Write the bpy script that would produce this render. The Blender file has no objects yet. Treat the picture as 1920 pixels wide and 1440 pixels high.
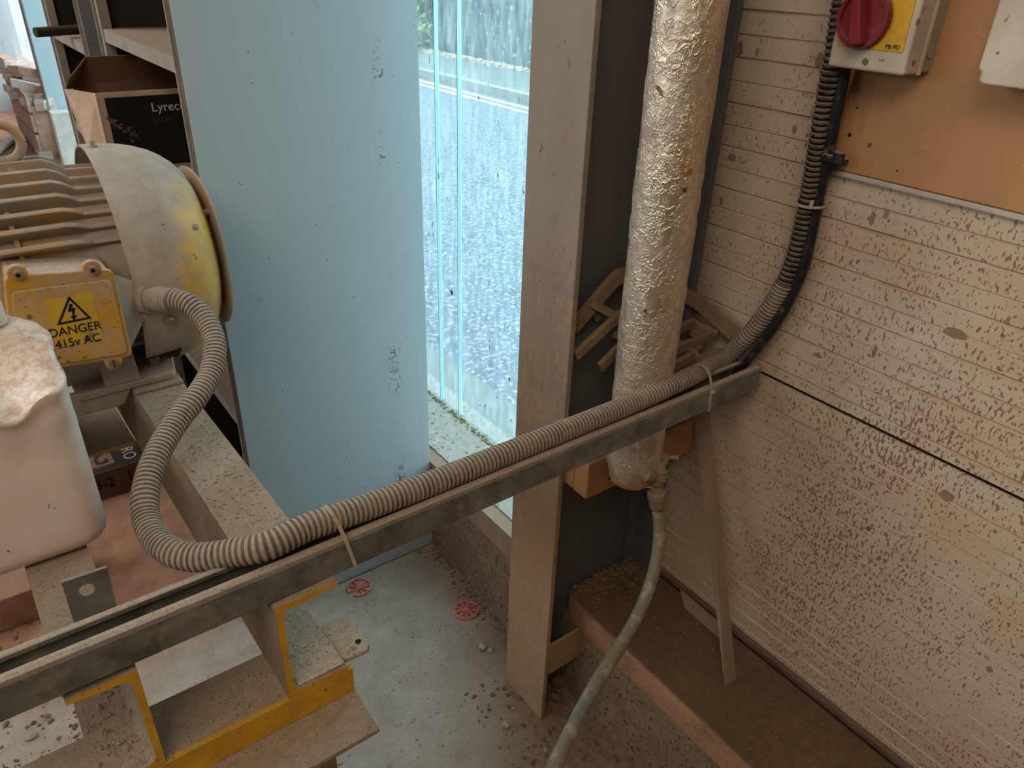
import bpy, bmesh, math, random
from mathutils import Vector, Matrix
from mathutils import noise as mnoise
random.seed(7)
S = bpy.context.scene
COL = S.collection
PI = math.pi

# ------------------------------------------------------------------ camera
F = 1401.0
def nrm(v):
    return Vector(v).normalized()
_Z = -nrm((-89, 2480, F))
_A = Vector((-1196, -835, F))
_Y = (_A - _A.dot(_Z) * _Z).normalized()
_X = _Y.cross(_Z)
RW = Matrix((_X, _Y, _Z))            # camera(x right, y down, z forward) -> world
CAM = Vector((0, 0, 1.5))
cam_d = bpy.data.cameras.new('camera'); cam_o = bpy.data.objects.new('camera', cam_d); COL.objects.link(cam_o)
cam_d.sensor_fit = 'HORIZONTAL'; cam_d.sensor_width = 36; cam_d.lens = 36 * F / 1920
cam_d.clip_start = 0.02; cam_d.clip_end = 200
rx = RW @ Vector((1, 0, 0)); ry = RW @ Vector((0, -1, 0)); rz = RW @ Vector((0, 0, -1))
m4 = Matrix((rx, ry, rz)).transposed().to_4x4(); m4.translation = CAM
cam_o.matrix_world = m4
S.camera = cam_o

def ray(px, py):
    return RW @ Vector((px - 960, py - 720, F))
def on(px, py, ax, v):
    d = ray(px, py); return CAM + d * ((v - CAM[ax]) / d[ax])
def ad(px, py, dist):
    return CAM + ray(px, py).normalized() * dist

# ------------------------------------------------------------------ light
S.view_settings.view_transform = 'Standard'; S.view_settings.look = 'None'
S.view_settings.exposure = 0.0; S.view_settings.gamma = 1.0; S.view_settings.use_curve_mapping = False
W = bpy.data.worlds.new('world'); S.world = W; W.use_nodes = True
wn = W.node_tree; wn.nodes['Background'].inputs[0].default_value = (0.93, 0.965, 1.0, 1)
wn.nodes['Background'].inputs[1].default_value = 5.0
def area(name, loc, target, sx, sy, power, col):
    l = bpy.data.lights.new(name, 'AREA'); l.shape = 'RECTANGLE'; l.size = sx; l.size_y = sy
    l.energy = power; l.color = col
    o = bpy.data.objects.new(name, l); COL.objects.link(o); o.location = loc
    o.rotation_euler = (Vector(target) - Vector(loc)).to_track_quat('-Z', 'Y').to_euler()
    return o
area('ceiling_lamp_light', (-0.9, -0.5, 2.9), (0.5, 0.9, 0.4), 1.6, 1.2, 32, (1.0, 0.83, 0.64))
area('overhead_fill_light', (-0.9, 2.3, 3.1), (0.5, 0.8, 0.6), 1.8, 2.4, 66, (1.0, 0.95, 0.88))  # fill lamp added under the closed ceiling; no rooflight is built

# ------------------------------------------------------------------ materials
class N:
    def __init__(s, name):
        s.m = bpy.data.materials.new(name); s.m.use_nodes = True
        s.t = s.m.node_tree; s.b = s.t.nodes['Principled BSDF']; s.out = s.t.nodes['Material Output']
        s.tc = s.t.nodes.new('ShaderNodeNewGeometry')
        s.pos = s.tc.outputs['Position']; s.nor = s.tc.outputs['Normal']
    def n(s, typ, **kw):
        o = s.t.nodes.new(typ)
        for k, v in kw.items(): setattr(o, k, v)
        return o
    def put(s, sock, v):
        if hasattr(v, 'is_linked') or isinstance(v, bpy.types.NodeSocket): s.t.links.new(v, sock)
        else: sock.default_value = v
    def scl(s, sc):
        o = s.n('ShaderNodeMapping'); s.put(o.inputs['Vector'], s.pos); o.inputs['Scale'].default_value = sc
        return o.outputs[0]
    def noise(s, scale, detail=3, rough=.6, vec=None):
        o = s.n('ShaderNodeTexNoise'); s.put(o.inputs['Vector'], vec or s.pos)
        o.inputs['Scale'].default_value = scale; o.inputs['Detail'].default_value = detail; o.inputs['Roughness'].default_value = rough
        return o.outputs[0]
    def rng(s, v, a, b, c=0., d=1.):
        o = s.n('ShaderNodeMapRange'); s.put(o.inputs[0], v)
        for i, q in enumerate((a, b, c, d)): o.inputs[i + 1].default_value = q
        return o.outputs[0]
    def math(s, op, a, b):
        o = s.n('ShaderNodeMath', operation=op); s.put(o.inputs[0], a); s.put(o.inputs[1], b); return o.outputs[0]
    def mix(s, f, a, b):
        o = s.n('ShaderNodeMix', data_type='RGBA'); s.put(o.inputs[0], f)
        for i, v in ((6, a), (7, b)):
            s.put(o.inputs[i], v if not isinstance(v, tuple) else (*v, 1) if len(v) == 3 else v)
        return o.outputs[2]
    def bump(s, h, strength=.4, dist=.002):
        o = s.n('ShaderNodeBump'); s.put(o.inputs['Height'], h)
        o.inputs['Strength'].default_value = strength; o.inputs['Distance'].default_value = dist
        s.t.links.new(o.outputs[0], s.b.inputs['Normal'])
    def up(s, a=.2, b=.9):
        sp = s.n('ShaderNodeSeparateXYZ'); s.put(sp.inputs[0], s.nor); return s.rng(sp.outputs[2], a, b)
    def axis(s, i):
        sp = s.n('ShaderNodeSeparateXYZ'); s.put(sp.inputs[0], s.pos); return sp.outputs[i]

MC = {}
def dusty(name, base, dust=(.42, .33, .26), side=.35, top=.95, var=.15, rough=.7, metal=0., sc=18, speck=None, sp_n=.64, sp_s=160, bump=.35, bsc=220, streak=(1, 1, 1), bdist=.0012):
    k = N(name); v = k.scl(streak)
    b2 = tuple(c * (1 - var * 1.6) for c in base)
    col = k.mix(k.rng(k.noise(sc * .6, 4, .6, v), .35, .65), base, b2)
    n1 = k.noise(sc, 6, .7, v)
    d_side = k.rng(n1, .62 - side * .5, .82 - side * .5)
    d_side = k.math('MULTIPLY', d_side, min(1, .35 + side))
    d_top = k.math('MULTIPLY', k.up(), top)
    f = k.math('MAXIMUM', d_side, k.math('MULTIPLY', d_top, k.rng(n1, .3, .42, .8, 1)))
    dn = k.mix(k.rng(k.noise(sc * 5, 4, .7), .35, .7), dust, tuple(c * .74 for c in dust))
    col = k.mix(f, col, dn)
    if speck:
        col = k.mix(k.rng(k.noise(sp_s, 2, .5), sp_n, sp_n + .05), col, speck)
    k.put(k.b.inputs['Base Color'], col)
    k.b.inputs['Metallic'].default_value = metal
    if metal: k.put(k.b.inputs['Metallic'], k.rng(f, 0, 1, metal, 0))
    k.put(k.b.inputs['Roughness'], k.rng(f, 0, 1, rough, .95))
    k.b.inputs['Specular IOR Level'].default_value = .3
    k.bump(k.noise(bsc, 4, .7), bump, bdist)
    MC[name] = k.m
    return k.m

DUST = (.47, .37, .30)
PALE = (.52, .46, .40)
M_yellow = dusty('yellow_paint', (.60, .29, .015), (.40, .27, .15), side=.42, top=1., var=.25, rough=.5, speck=(.12, .07, .03), sp_n=.7, sp_s=120)
M_motor = dusty('yellow_motor_paint', (.60, .34, .05), (.385, .34, .30), side=.62, top=1., var=.15, rough=.5, sc=9, bump=.5, bsc=160)
M_box_y = dusty('yellow_box_paint', (.62, .34, .03), (.45, .36, .29), side=.42, top=1., var=.2, rough=.45, sc=14, speck=(.16, .10, .05), sp_n=.66, sp_s=120)
M_frame = dusty('dusty_yellow_frame', (.40, .20, .03), (.34, .27, .20), side=.66, top=1., var=.2, rough=.6, sc=16, speck=(.17, .125, .095), sp_n=.62, sp_s=300, bump=.8)
M_cut = dusty('yellow_cut_edge', (.66, .36, .02), (.42, .28, .12), side=.22, top=.5, rough=.5, sc=40, speck=(.10, .06, .03), sp_n=.66, sp_s=170)
M_ledge = dusty('dusty_ledge_paint', (.46, .38, .29), (.50, .42, .32), side=.8, top=1., rough=.8, speck=(.25, .19, .14), sp_n=.6, sp_s=320, bump=1.)
M_galv = dusty('galvanised_steel', (.20, .205, .18), (.42, .34, .27), side=.22, top=.95, var=.35, rough=.6, metal=.25, sc=40, bump=.5, speck=(.16, .16, .14), sp_n=.62, sp_s=420)
def mk_post():
    k = N('dusty_post_paint'); z = k.axis(2)
    base = k.mix(k.rng(k.noise(7, 4, .6, k.scl((1, 1, .4))), .35, .65), (.245, .21, .175), (.205, .17, .135))
    fine = k.noise(120, 5, .75, k.scl((1, 1, .5)))
    amt = k.math('ADD', fine, k.math('ADD', k.rng(z, 1.3, .5, -.13, .12), k.math('MULTIPLY', k.math('SUBTRACT', k.noise(14, 4, .7), .5), .35)))
    col = k.mix(k.math('MULTIPLY', k.rng(amt, .46, .62), .85), base, (.37, .225, .11))
    col = k.mix(k.rng(k.noise(70, 3, .6, k.scl((1, 1, .6))), .68, .71), col, (.16, .09, .05))
    col = k.mix(k.math('MULTIPLY', k.rng(k.noise(20, 4, .7, k.scl((1, 1, .6))), .67, .70), .6), col, (.22, .14, .08))
    k.put(k.b.inputs['Base Color'], col); k.b.inputs['Roughness'].default_value = .7; k.b.inputs['Specular IOR Level'].default_value = .35
    k.bump(fine, .25, .001)
    return k.m
M_post = mk_post()
M_web = dusty('dark_grey_web_paint', (.125, .125, .132), (.16, .13, .10), side=.15, top=.9, rough=.6, sc=6, speck=(.07, .04, .03), sp_n=.72, sp_s=50, bump=.15)
M_cond = dusty('dusty_conduit', (.20, .18, .15), (.37, .315, .255), side=.7, top=1., rough=.75, sc=40, bump=.5)
M_condd = dusty('conduit_groove', (.075, .07, .06), (.22, .17, .13), side=.5, top=.4, rough=.8, sc=40)
M_blk = dusty('black_conduit', (.018, .018, .021), (.26, .19, .14), side=.42, top=1., rough=.5, sc=45, speck=(.4, .35, .3), sp_n=.7, sp_s=120)
M_blkd = dusty('black_conduit_groove', (.008, .008, .01), (.1, .07, .05), side=.1, top=.3, rough=.5)
M_cable = dusty('black_cable', (.014, .016, .024), (.40, .30, .2), side=.16, top=.95, rough=.4, sc=60, speck=(.5, .47, .42), sp_n=.7, sp_s=110)
M_tie = dusty('cable_tie_nylon', (.55, .47, .38), (.4, .32, .25), side=.4, rough=.6)
M_wood = dusty('sawn_timber', (.46, .24, .10), (.30, .19, .11), side=.35, top=1., var=.2, rough=.8, sc=12, streak=(1, .15, 1), speck=(.07, .04, .02), sp_n=.74, sp_s=60)
M_sleep = dusty('dusty_shaded_timber', (.42, .24, .14), (.135, .083, .046), side=.3, top=1., var=.2, rough=.9, sc=10, speck=(.10, .06, .035), sp_n=.63, sp_s=260, bump=1., bsc=120, bdist=.004)  # brown dust, its colour also darkened for the dim corner by the wall
M_strip = dusty('wood_strip', (.33, .22, .15), (.27, .19, .13), side=.5, top=.9, rough=.9, sc=30, streak=(1, 1, .2))
M_concw = dusty('concrete_upstand', (.29, .21, .145), (.22, .15, .10), side=.5, top=.9, rough=.95, sc=22, speck=(.07, .045, .03), sp_n=.605, sp_s=110, bump=1., bdist=.004)
M_sill = dusty('stone_sill', (.50, .48, .44), (.40, .36, .31), side=.5, top=.35, rough=.9, sc=60, speck=(.2, .17, .14), sp_n=.6, sp_s=70, bump=1., bdist=.004)
M_moss = dusty('moss', (.15, .16, .05), (.35, .3, .2), side=.4, top=.2, rough=1., sc=90, bump=1.)
M_cream = dusty('cream_plastic', (.60, .53, .42), (.33, .25, .17), side=.1, top=.9, rough=.45, sc=25, speck=(.2, .13, .08), sp_n=.67, sp_s=70, bump=.1)
M_greyp = dusty('greyish_plastic', (.36, .32, .26), (.3, .24, .17), side=.1, top=.9, rough=.45, sc=25, bump=.1)
M_red = dusty('red_plastic_knob', (.22, .018, .028), (.33, .22, .19), side=.12, top=.8, rough=.4, sc=30, bump=.1)
M_yel2 = dusty('yellow_switch_plate', (.72, .42, .03), (.35, .22, .12), side=.2, top=.8, rough=.5, sc=50, bump=.1)
M_white = dusty('white_trim', (.56, .50, .43), (.38, .3, .23), side=.2, top=.7, rough=.5)
M_brass = dusty('dusty_brass', (.30, .22, .13), (.28, .21, .15), side=.55, top=1., rough=.5, metal=.5, sc=60, bump=.6)
M_ply = dusty('orange_plywood', (.47, .25, .115), (.42, .24, .13), side=.25, top=.9, var=.12, rough=.7, sc=7, speck=(.6, .42, .28), sp_n=.735, sp_s=90, streak=(1, 1, .5), bump=.1)
M_shelf = dusty('shelf_steel_beige', (.27, .25, .22), (.33, .25, .19), side=.35, top=1., rough=.6, sc=30)
M_shin = dusty('shelf_shade_dark_steel', (.03, .025, .022), (.08, .055, .04), side=.1, top=.9, rough=.8)  # near-black puts the shelves' inner shade into the colour; also the dark bar
M_blue = None
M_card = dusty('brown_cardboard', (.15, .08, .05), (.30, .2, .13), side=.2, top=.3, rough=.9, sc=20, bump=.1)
M_cardl = dusty('light_cardboard', (.50, .36, .27), (.42, .28, .2), side=.3, top=.3, rough=.9, sc=20, bump=.1)
M_black = dusty('black_print', (.010, .009, .010), (.2, .15, .11), side=.05, top=.1, rough=1.0, sc=20, bump=.05)
M_wprint = dusty('white_print', (.5, .48, .46), (.4, .33, .28), side=.2, top=.1, rough=.7, bump=.05)
M_rubble = dusty('rubble_stone', (.31, .25, .205), (.36, .295, .24), side=.5, top=1., rough=.95, sc=60, bump=.8)
M_rubb = dusty('brown_rubble', (.15, .09, .055), (.17, .11, .07), side=.5, top=1., rough=.95, sc=60, bump=.8)
M_pink = dusty('coral_plastic', (.78, .17, .13), (.6, .35, .3), side=.15, top=.25, rough=.4, bump=.1)
M_grate = dusty('dusty_dark_rack', (.07, .05, .03), (.27, .185, .115), side=.7, top=1., rough=.9, sc=30, bump=.6)
M_kerb = dusty('kerb_stone', (.30, .31, .30), (.4, .37, .33), side=.4, top=.4, rough=.9)
M_asph = dusty('asphalt', (.085, .11, .15), (.17, .20, .24), side=.55, top=.0, rough=.85, sc=14, speck=(.34, .36, .4), sp_n=.56, sp_s=38)
M_gwall = dusty('garden_wall_render', (.075, .105, .12), (.19, .22, .22), side=.45, top=.4, rough=.9, sc=5, streak=(1, 1, .3), speck=(.4, .45, .43), sp_n=.63, sp_s=14)
M_leaf = dusty('hedge_leaf', (.16, .30, .06), (.35, .5, .2), side=.5, top=.3, rough=.7, sc=4)
M_path = dusty('pavement', (.17, .20, .21), (.26, .27, .25), side=.4, top=.2, rough=.9, sc=6)
M_redline = dusty('road_line_paint', (.62, .45, .36), (.4, .33, .28), side=.3, top=.2, rough=.8)
M_whitew = dusty('whitewood_scrap', (.62, .58, .54), (.5, .4, .32), side=.3, top=.2, rough=.8)
M_brick = dusty('dusty_brick', (.42, .25, .18), (.5, .36, .28), side=.4, top=.9, rough=.9)
M_hole = dusty('dark_hole', (.01, .008, .006), (.05, .035, .02), side=.05, top=.2, rough=1.)
M_fibre = dusty('insulation_fibre', (.36, .17, .04), (.4, .25, .12), side=.3, top=.3, rough=1., sc=80, bump=1.)

def mk_floor():
    k = N('concrete_floor')
    big = k.noise(2.2, 4, .6); mid = k.noise(9, 5, .7); fine = k.noise(70, 4, .7)
    x = k.axis(0); y = k.axis(1)
    grey = k.mix(k.rng(mid, .35, .65), (.37, .315, .265), (.285, .235, .19))
    brown = k.mix(k.rng(mid, .4, .6), (.43, .24, .15), (.31, .16, .10))
    # iron-red dust lies under the machine and in the bay behind it
    a = k.math('MULTIPLY', k.rng(k.math('ADD', y, k.math('MULTIPLY', big, .5)), 1.70, 1.86), k.rng(k.math('ADD', x, k.math('MULTIPLY', mid, .1)), .43, .36))
    a = k.math('MAXIMUM', a, k.rng(k.math('ADD', y, mid), 3.0, 3.8))
    # earth swept into the corner by the post
    b = k.rng(k.math('ADD', k.math('SUBTRACT', x, k.math('MULTIPLY', y, .55)), k.math('MULTIPLY', k.math('SUBTRACT', big, .5), .3)), .02, .32)
    col = k.mix(a, grey, brown)
    col = k.mix(k.math('MULTIPLY', b, .9), col, k.mix(k.rng(fine, .4, .6), (.21, .135, .085), (.14, .09, .06)))
    col = k.mix(k.rng(k.noise(170, 3, .65), .60, .66), col, (.17, .14, .115))
    col = k.mix(k.math('MULTIPLY', k.rng(k.noise(16, 5, .75), .52, .62), .45), col, (.24, .19, .15))
    col = k.mix(k.rng(k.noise(34, 4, .7), .68, .72), col, (.18, .14, .11))
    k.put(k.b.inputs['Base Color'], col); k.b.inputs['Roughness'].default_value = .9
    k.b.inputs['Specular IOR Level'].default_value = .25
    k.bump(k.noise(60, 6, .7), .6, .004)
    return k.m
M_floor = mk_floor()

def mk_cladding(groove):
    k = N('white_cladding_groove' if groove else 'white_cladding')
    y = k.axis(1); z = k.axis(2)
    if groove:
        g = k.noise(9, 4, .7)
        k.put(k.b.inputs['Base Color'], k.mix(k.rng(g, .4, .6), (.40, .28, .19), (.51, .41, .32)))
        k.b.inputs['Roughness'].default_value = .8; return k.m
    base = k.mix(k.rng(k.noise(3, 4, .6), .4, .62), (.58, .49, .385), (.50, .39, .285))
    # splashes get thicker away from the corner; a clean streak stays by the pipes
    dens = k.math('ADD', k.rng(y, .78, .45, -.03, .035), k.math('MULTIPLY', k.math('SUBTRACT', k.noise(5, 3, .6), .5), .30))
    s1 = k.noise(250, 2, .6, k.scl((1, 1, .5)))
    f1 = k.rng(k.math('ADD', s1, dens), .612, .635)
    s2 = k.noise(85, 3, .6, k.scl((1, 1, .5)))
    f2 = k.rng(k.math('ADD', s2, k.math('MULTIPLY', dens, .4)), .70, .725)
    s3 = k.noise(24, 4, .7, k.scl((1, 1, .7)))
    f3 = k.rng(s3, .70, .73)
    col = k.mix(k.math('MULTIPLY', f1, .9), base, (.20, .11, .06))
    col = k.mix(k.math('MULTIPLY', f2, .9), col, (.15, .085, .05))
    col = k.mix(k.math('MULTIPLY', f3, .7), col, (.30, .20, .13))
    low = k.math('MULTIPLY', k.rng(k.math('ADD', z, k.math('MULTIPLY', k.noise(6), .2)), .62, .40), .5)
    col = k.mix(low, col, (.33, .215, .13))
    k.put(k.b.inputs['Base Color'], col)
    k.b.inputs['Roughness'].default_value = .55; k.b.inputs['Specular IOR Level'].default_value = .3
    return k.m
def mk_cowl():
    k = N('dust_coated_cowl_paint')
    n1 = k.noise(9, 5, .65); x = k.axis(0); z = k.axis(2)
    w = k.math('ADD', k.math('MULTIPLY', k.rng(x, .20, .28), k.rng(z, 1.24, 1.06)), k.math('MULTIPLY', k.math('SUBTRACT', n1, .5), 1.5))
    f = k.rng(w, .28, .6)
    dust = k.mix(k.rng(k.noise(30, 5, .7), .35, .65), (.42, .365, .305), (.33, .275, .225))
    yel = k.mix(k.rng(k.noise(30, 4, .7), .4, .65), (.66, .40, .05), (.50, .33, .12))
    col = k.mix(f, dust, yel)
    col = k.mix(k.rng(k.noise(55, 4, .7), .66, .71), col, (.16, .12, .09))
    k.put(k.b.inputs['Base Color'], col); k.put(k.b.inputs['Roughness'], k.rng(f, 0, 1, .85, .42))
    k.bump(k.noise(190, 4, .75), .7, .0016)
    return k.m
M_cowl = mk_cowl()
M_clad = mk_cladding(False); M_cladg = mk_cladding(True)

def mk_blue():
    k = N('pale_blue_enamel')
    base = k.mix(k.rng(k.noise(1.6, 3, .5), .35, .65), (.415, .505, .545), (.39, .48, .52))
    # scratches: thin dark slanting marks, and small chips
    def lines(ang, gs, th, gate_s):
        m1 = k.n('ShaderNodeMapping'); k.put(m1.inputs['Vector'], k.pos); m1.inputs['Rotation'].default_value = (0, ang, 0)
        m2 = k.n('ShaderNodeMapping'); k.put(m2.inputs['Vector'], m1.outputs[0]); m2.inputs['Scale'].default_value = (gs, gs, 420)
        return k.math('MULTIPLY', k.rng(k.noise(1.0, 1, .5, m2.outputs[0]), th, th + .03), k.rng(k.noise(gate_s, 2, .5), .50, .56))
    col = k.mix(lines(-.95, 30, .755, 9), base, (.13, .12, .11))
    col = k.mix(k.math('MULTIPLY', lines(-.75, 18, .735, 6), .45), col, (.60, .68, .68))
    col = k.mix(k.rng(k.noise(95, 2, .5), .745, .765), col, (.12, .09, .075))
    # run of dried splashes down the panel near its window side
    xa = k.math('ABSOLUTE', k.math('SUBTRACT', k.axis(0), .752), 0)
    run = k.math('MULTIPLY', k.rng(xa, .022, .004), k.rng(k.noise(6), .50, .58))
    col = k.mix(k.math('MULTIPLY', run, k.rng(k.noise(130, 3, .6), .54, .57)), col, (.17, .13, .10))
    k.put(k.b.inputs['Base Color'], col)
    k.b.inputs['Roughness'].default_value = .38; k.b.inputs['Specular IOR Level'].default_value = .45
    return k.m
M_blue = mk_blue()

def mk_foil():
    k = N('dusty_foil')
    n1 = k.noise(22, 6, .75, k.scl((1, 1, .6)))
    f = k.rng(n1, .47, .62)
    col = k.mix(f, (.74, .66, .52), (.40, .34, .27))
    col = k.mix(k.rng(k.noise(10, 4, .6), .58, .70), col, (.44, .38, .30))
    col = k.mix(k.rng(k.noise(34, 3, .6), .70, .73), col, (.22, .12, .06))
    k.put(k.b.inputs['Base Color'], col)
    k.put(k.b.inputs['Metallic'], k.rng(f, 0, 1, .95, .5))
    k.put(k.b.inputs['Roughness'], k.rng(f, 0, 1, .30, .55))
    r1 = k.math('ABSOLUTE', k.math('SUBTRACT', k.noise(38, 4, .7, k.scl((1, 1, .7))), .5), 0); r2 = k.math('ABSOLUTE', k.math('SUBTRACT', k.noise(26, 2, .6), .5), 0)
    h = k.math('ADD', k.noise(150, 5, .75), k.math('MULTIPLY', k.math('ADD', k.rng(r1, 0, .05, 1, 0), k.rng(r2, 0, .02, .8, 0)), .55))
    k.bump(h, .75, .0016)
    return k.m
M_foil = mk_foil()

def mk_can():
    k = N('dusty_white_plastic')
    base = k.mix(k.rng(k.noise(8, 4, .6), .35, .65), (.78, .71, .65), (.70, .58, .49))
    up = k.math('MULTIPLY', k.up(.15, .6), k.rng(k.noise(60, 6, .8), .44, .60, .08, .95))
    col = k.mix(up, base, (.46, .34, .27))
    z = k.axis(2)
    col = k.mix(k.math('MULTIPLY', k.rng(z, .95, .9), .4), col, (.52, .33, .25))
    col = k.mix(k.rng(k.noise(70, 3, .6, k.scl((1, 1, .5))), .70, .72), col, (.3, .2, .14))
    k.put(k.b.inputs['Base Color'], col); k.b.inputs['Roughness'].default_value = .33
    k.b.inputs['Subsurface Weight'].default_value = .15; k.b.inputs['Subsurface Scale'].default_value = .02
    k.bump(k.noise(120, 3, .6), .15, .001)
    return k.m
M_can = mk_can()

def mk_hose():
    k = N('braided_green_hose')
    w = k.n('ShaderNodeTexWave', wave_type='BANDS', bands_direction='DIAGONAL'); k.put(w.inputs['Vector'], k.pos); w.inputs['Scale'].default_value = 130
    w.inputs['Distortion'].default_value = 2
    base = k.mix(k.rng(w.outputs[1], .3, .7), (.205, .185, .12), (.145, .14, .095))
    base = k.mix(k.rng(k.noise(12, 3, .6), .5, .68), base, (.11, .15, .125))
    col = k.mix(k.rng(k.noise(40, 4, .6), .5, .62), base, (.30, .25, .18))
    k.put(k.b.inputs['Base Color'], col); k.b.inputs['Roughness'].default_value = .6
    k.bump(w.outputs[1], .3, .001)
    return k.m
M_hose = mk_hose()

def mk_glass():
    k = N('dirty_window_glass')
    tr = k.n('ShaderNodeBsdfTransparent'); tr.inputs[0].default_value = (.80, .96, .985, 1)
    df = k.n('ShaderNodeBsdfTranslucent'); 
    streak = k.noise(60, 4, .7, k.scl((1, 1, .18)))
    k.put(df.inputs[0], k.mix(.0, (.75, .93, .96), (.7, .85, .9)))
    d2 = k.n('ShaderNodeBsdfDiffuse'); d2.inputs[0].default_value = (.30, .19, .10, 1)
    gl = k.n('ShaderNodeBsdfGlossy'); gl.inputs['Roughness'].default_value = .05; gl.inputs[0].default_value = (.8, .9, .95, 1)
    m1 = k.n('ShaderNodeMixShader'); k.put(m1.inputs[0], k.rng(streak, .45, .75, .04, .20)); k.put(m1.inputs[1], tr.outputs[0]); k.put(m1.inputs[2], df.outputs[0])
    m2 = k.n('ShaderNodeMixShader'); k.put(m2.inputs[0], k.rng(k.noise(75, 3, .6, k.scl((1, 1, .3))), .70, .72, 0, .85)); k.put(m2.inputs[1], m1.outputs[0]); k.put(m2.inputs[2], d2.outputs[0])
    m3 = k.n('ShaderNodeMixShader'); m3.inputs[0].default_value = .04; k.put(m3.inputs[1], m2.outputs[0]); k.put(m3.inputs[2], gl.outputs[0])
    k.t.links.new(m3.outputs[0], k.out.inputs[0])
    return k.m
M_glass = mk_glass()
def mk_edge():
    k = N('glass_edge'); k.b.inputs['Base Color'].default_value = (.48, .74, .78, 1); k.b.inputs['Roughness'].default_value = .3
    return k.m
M_gedge = mk_edge()

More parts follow.
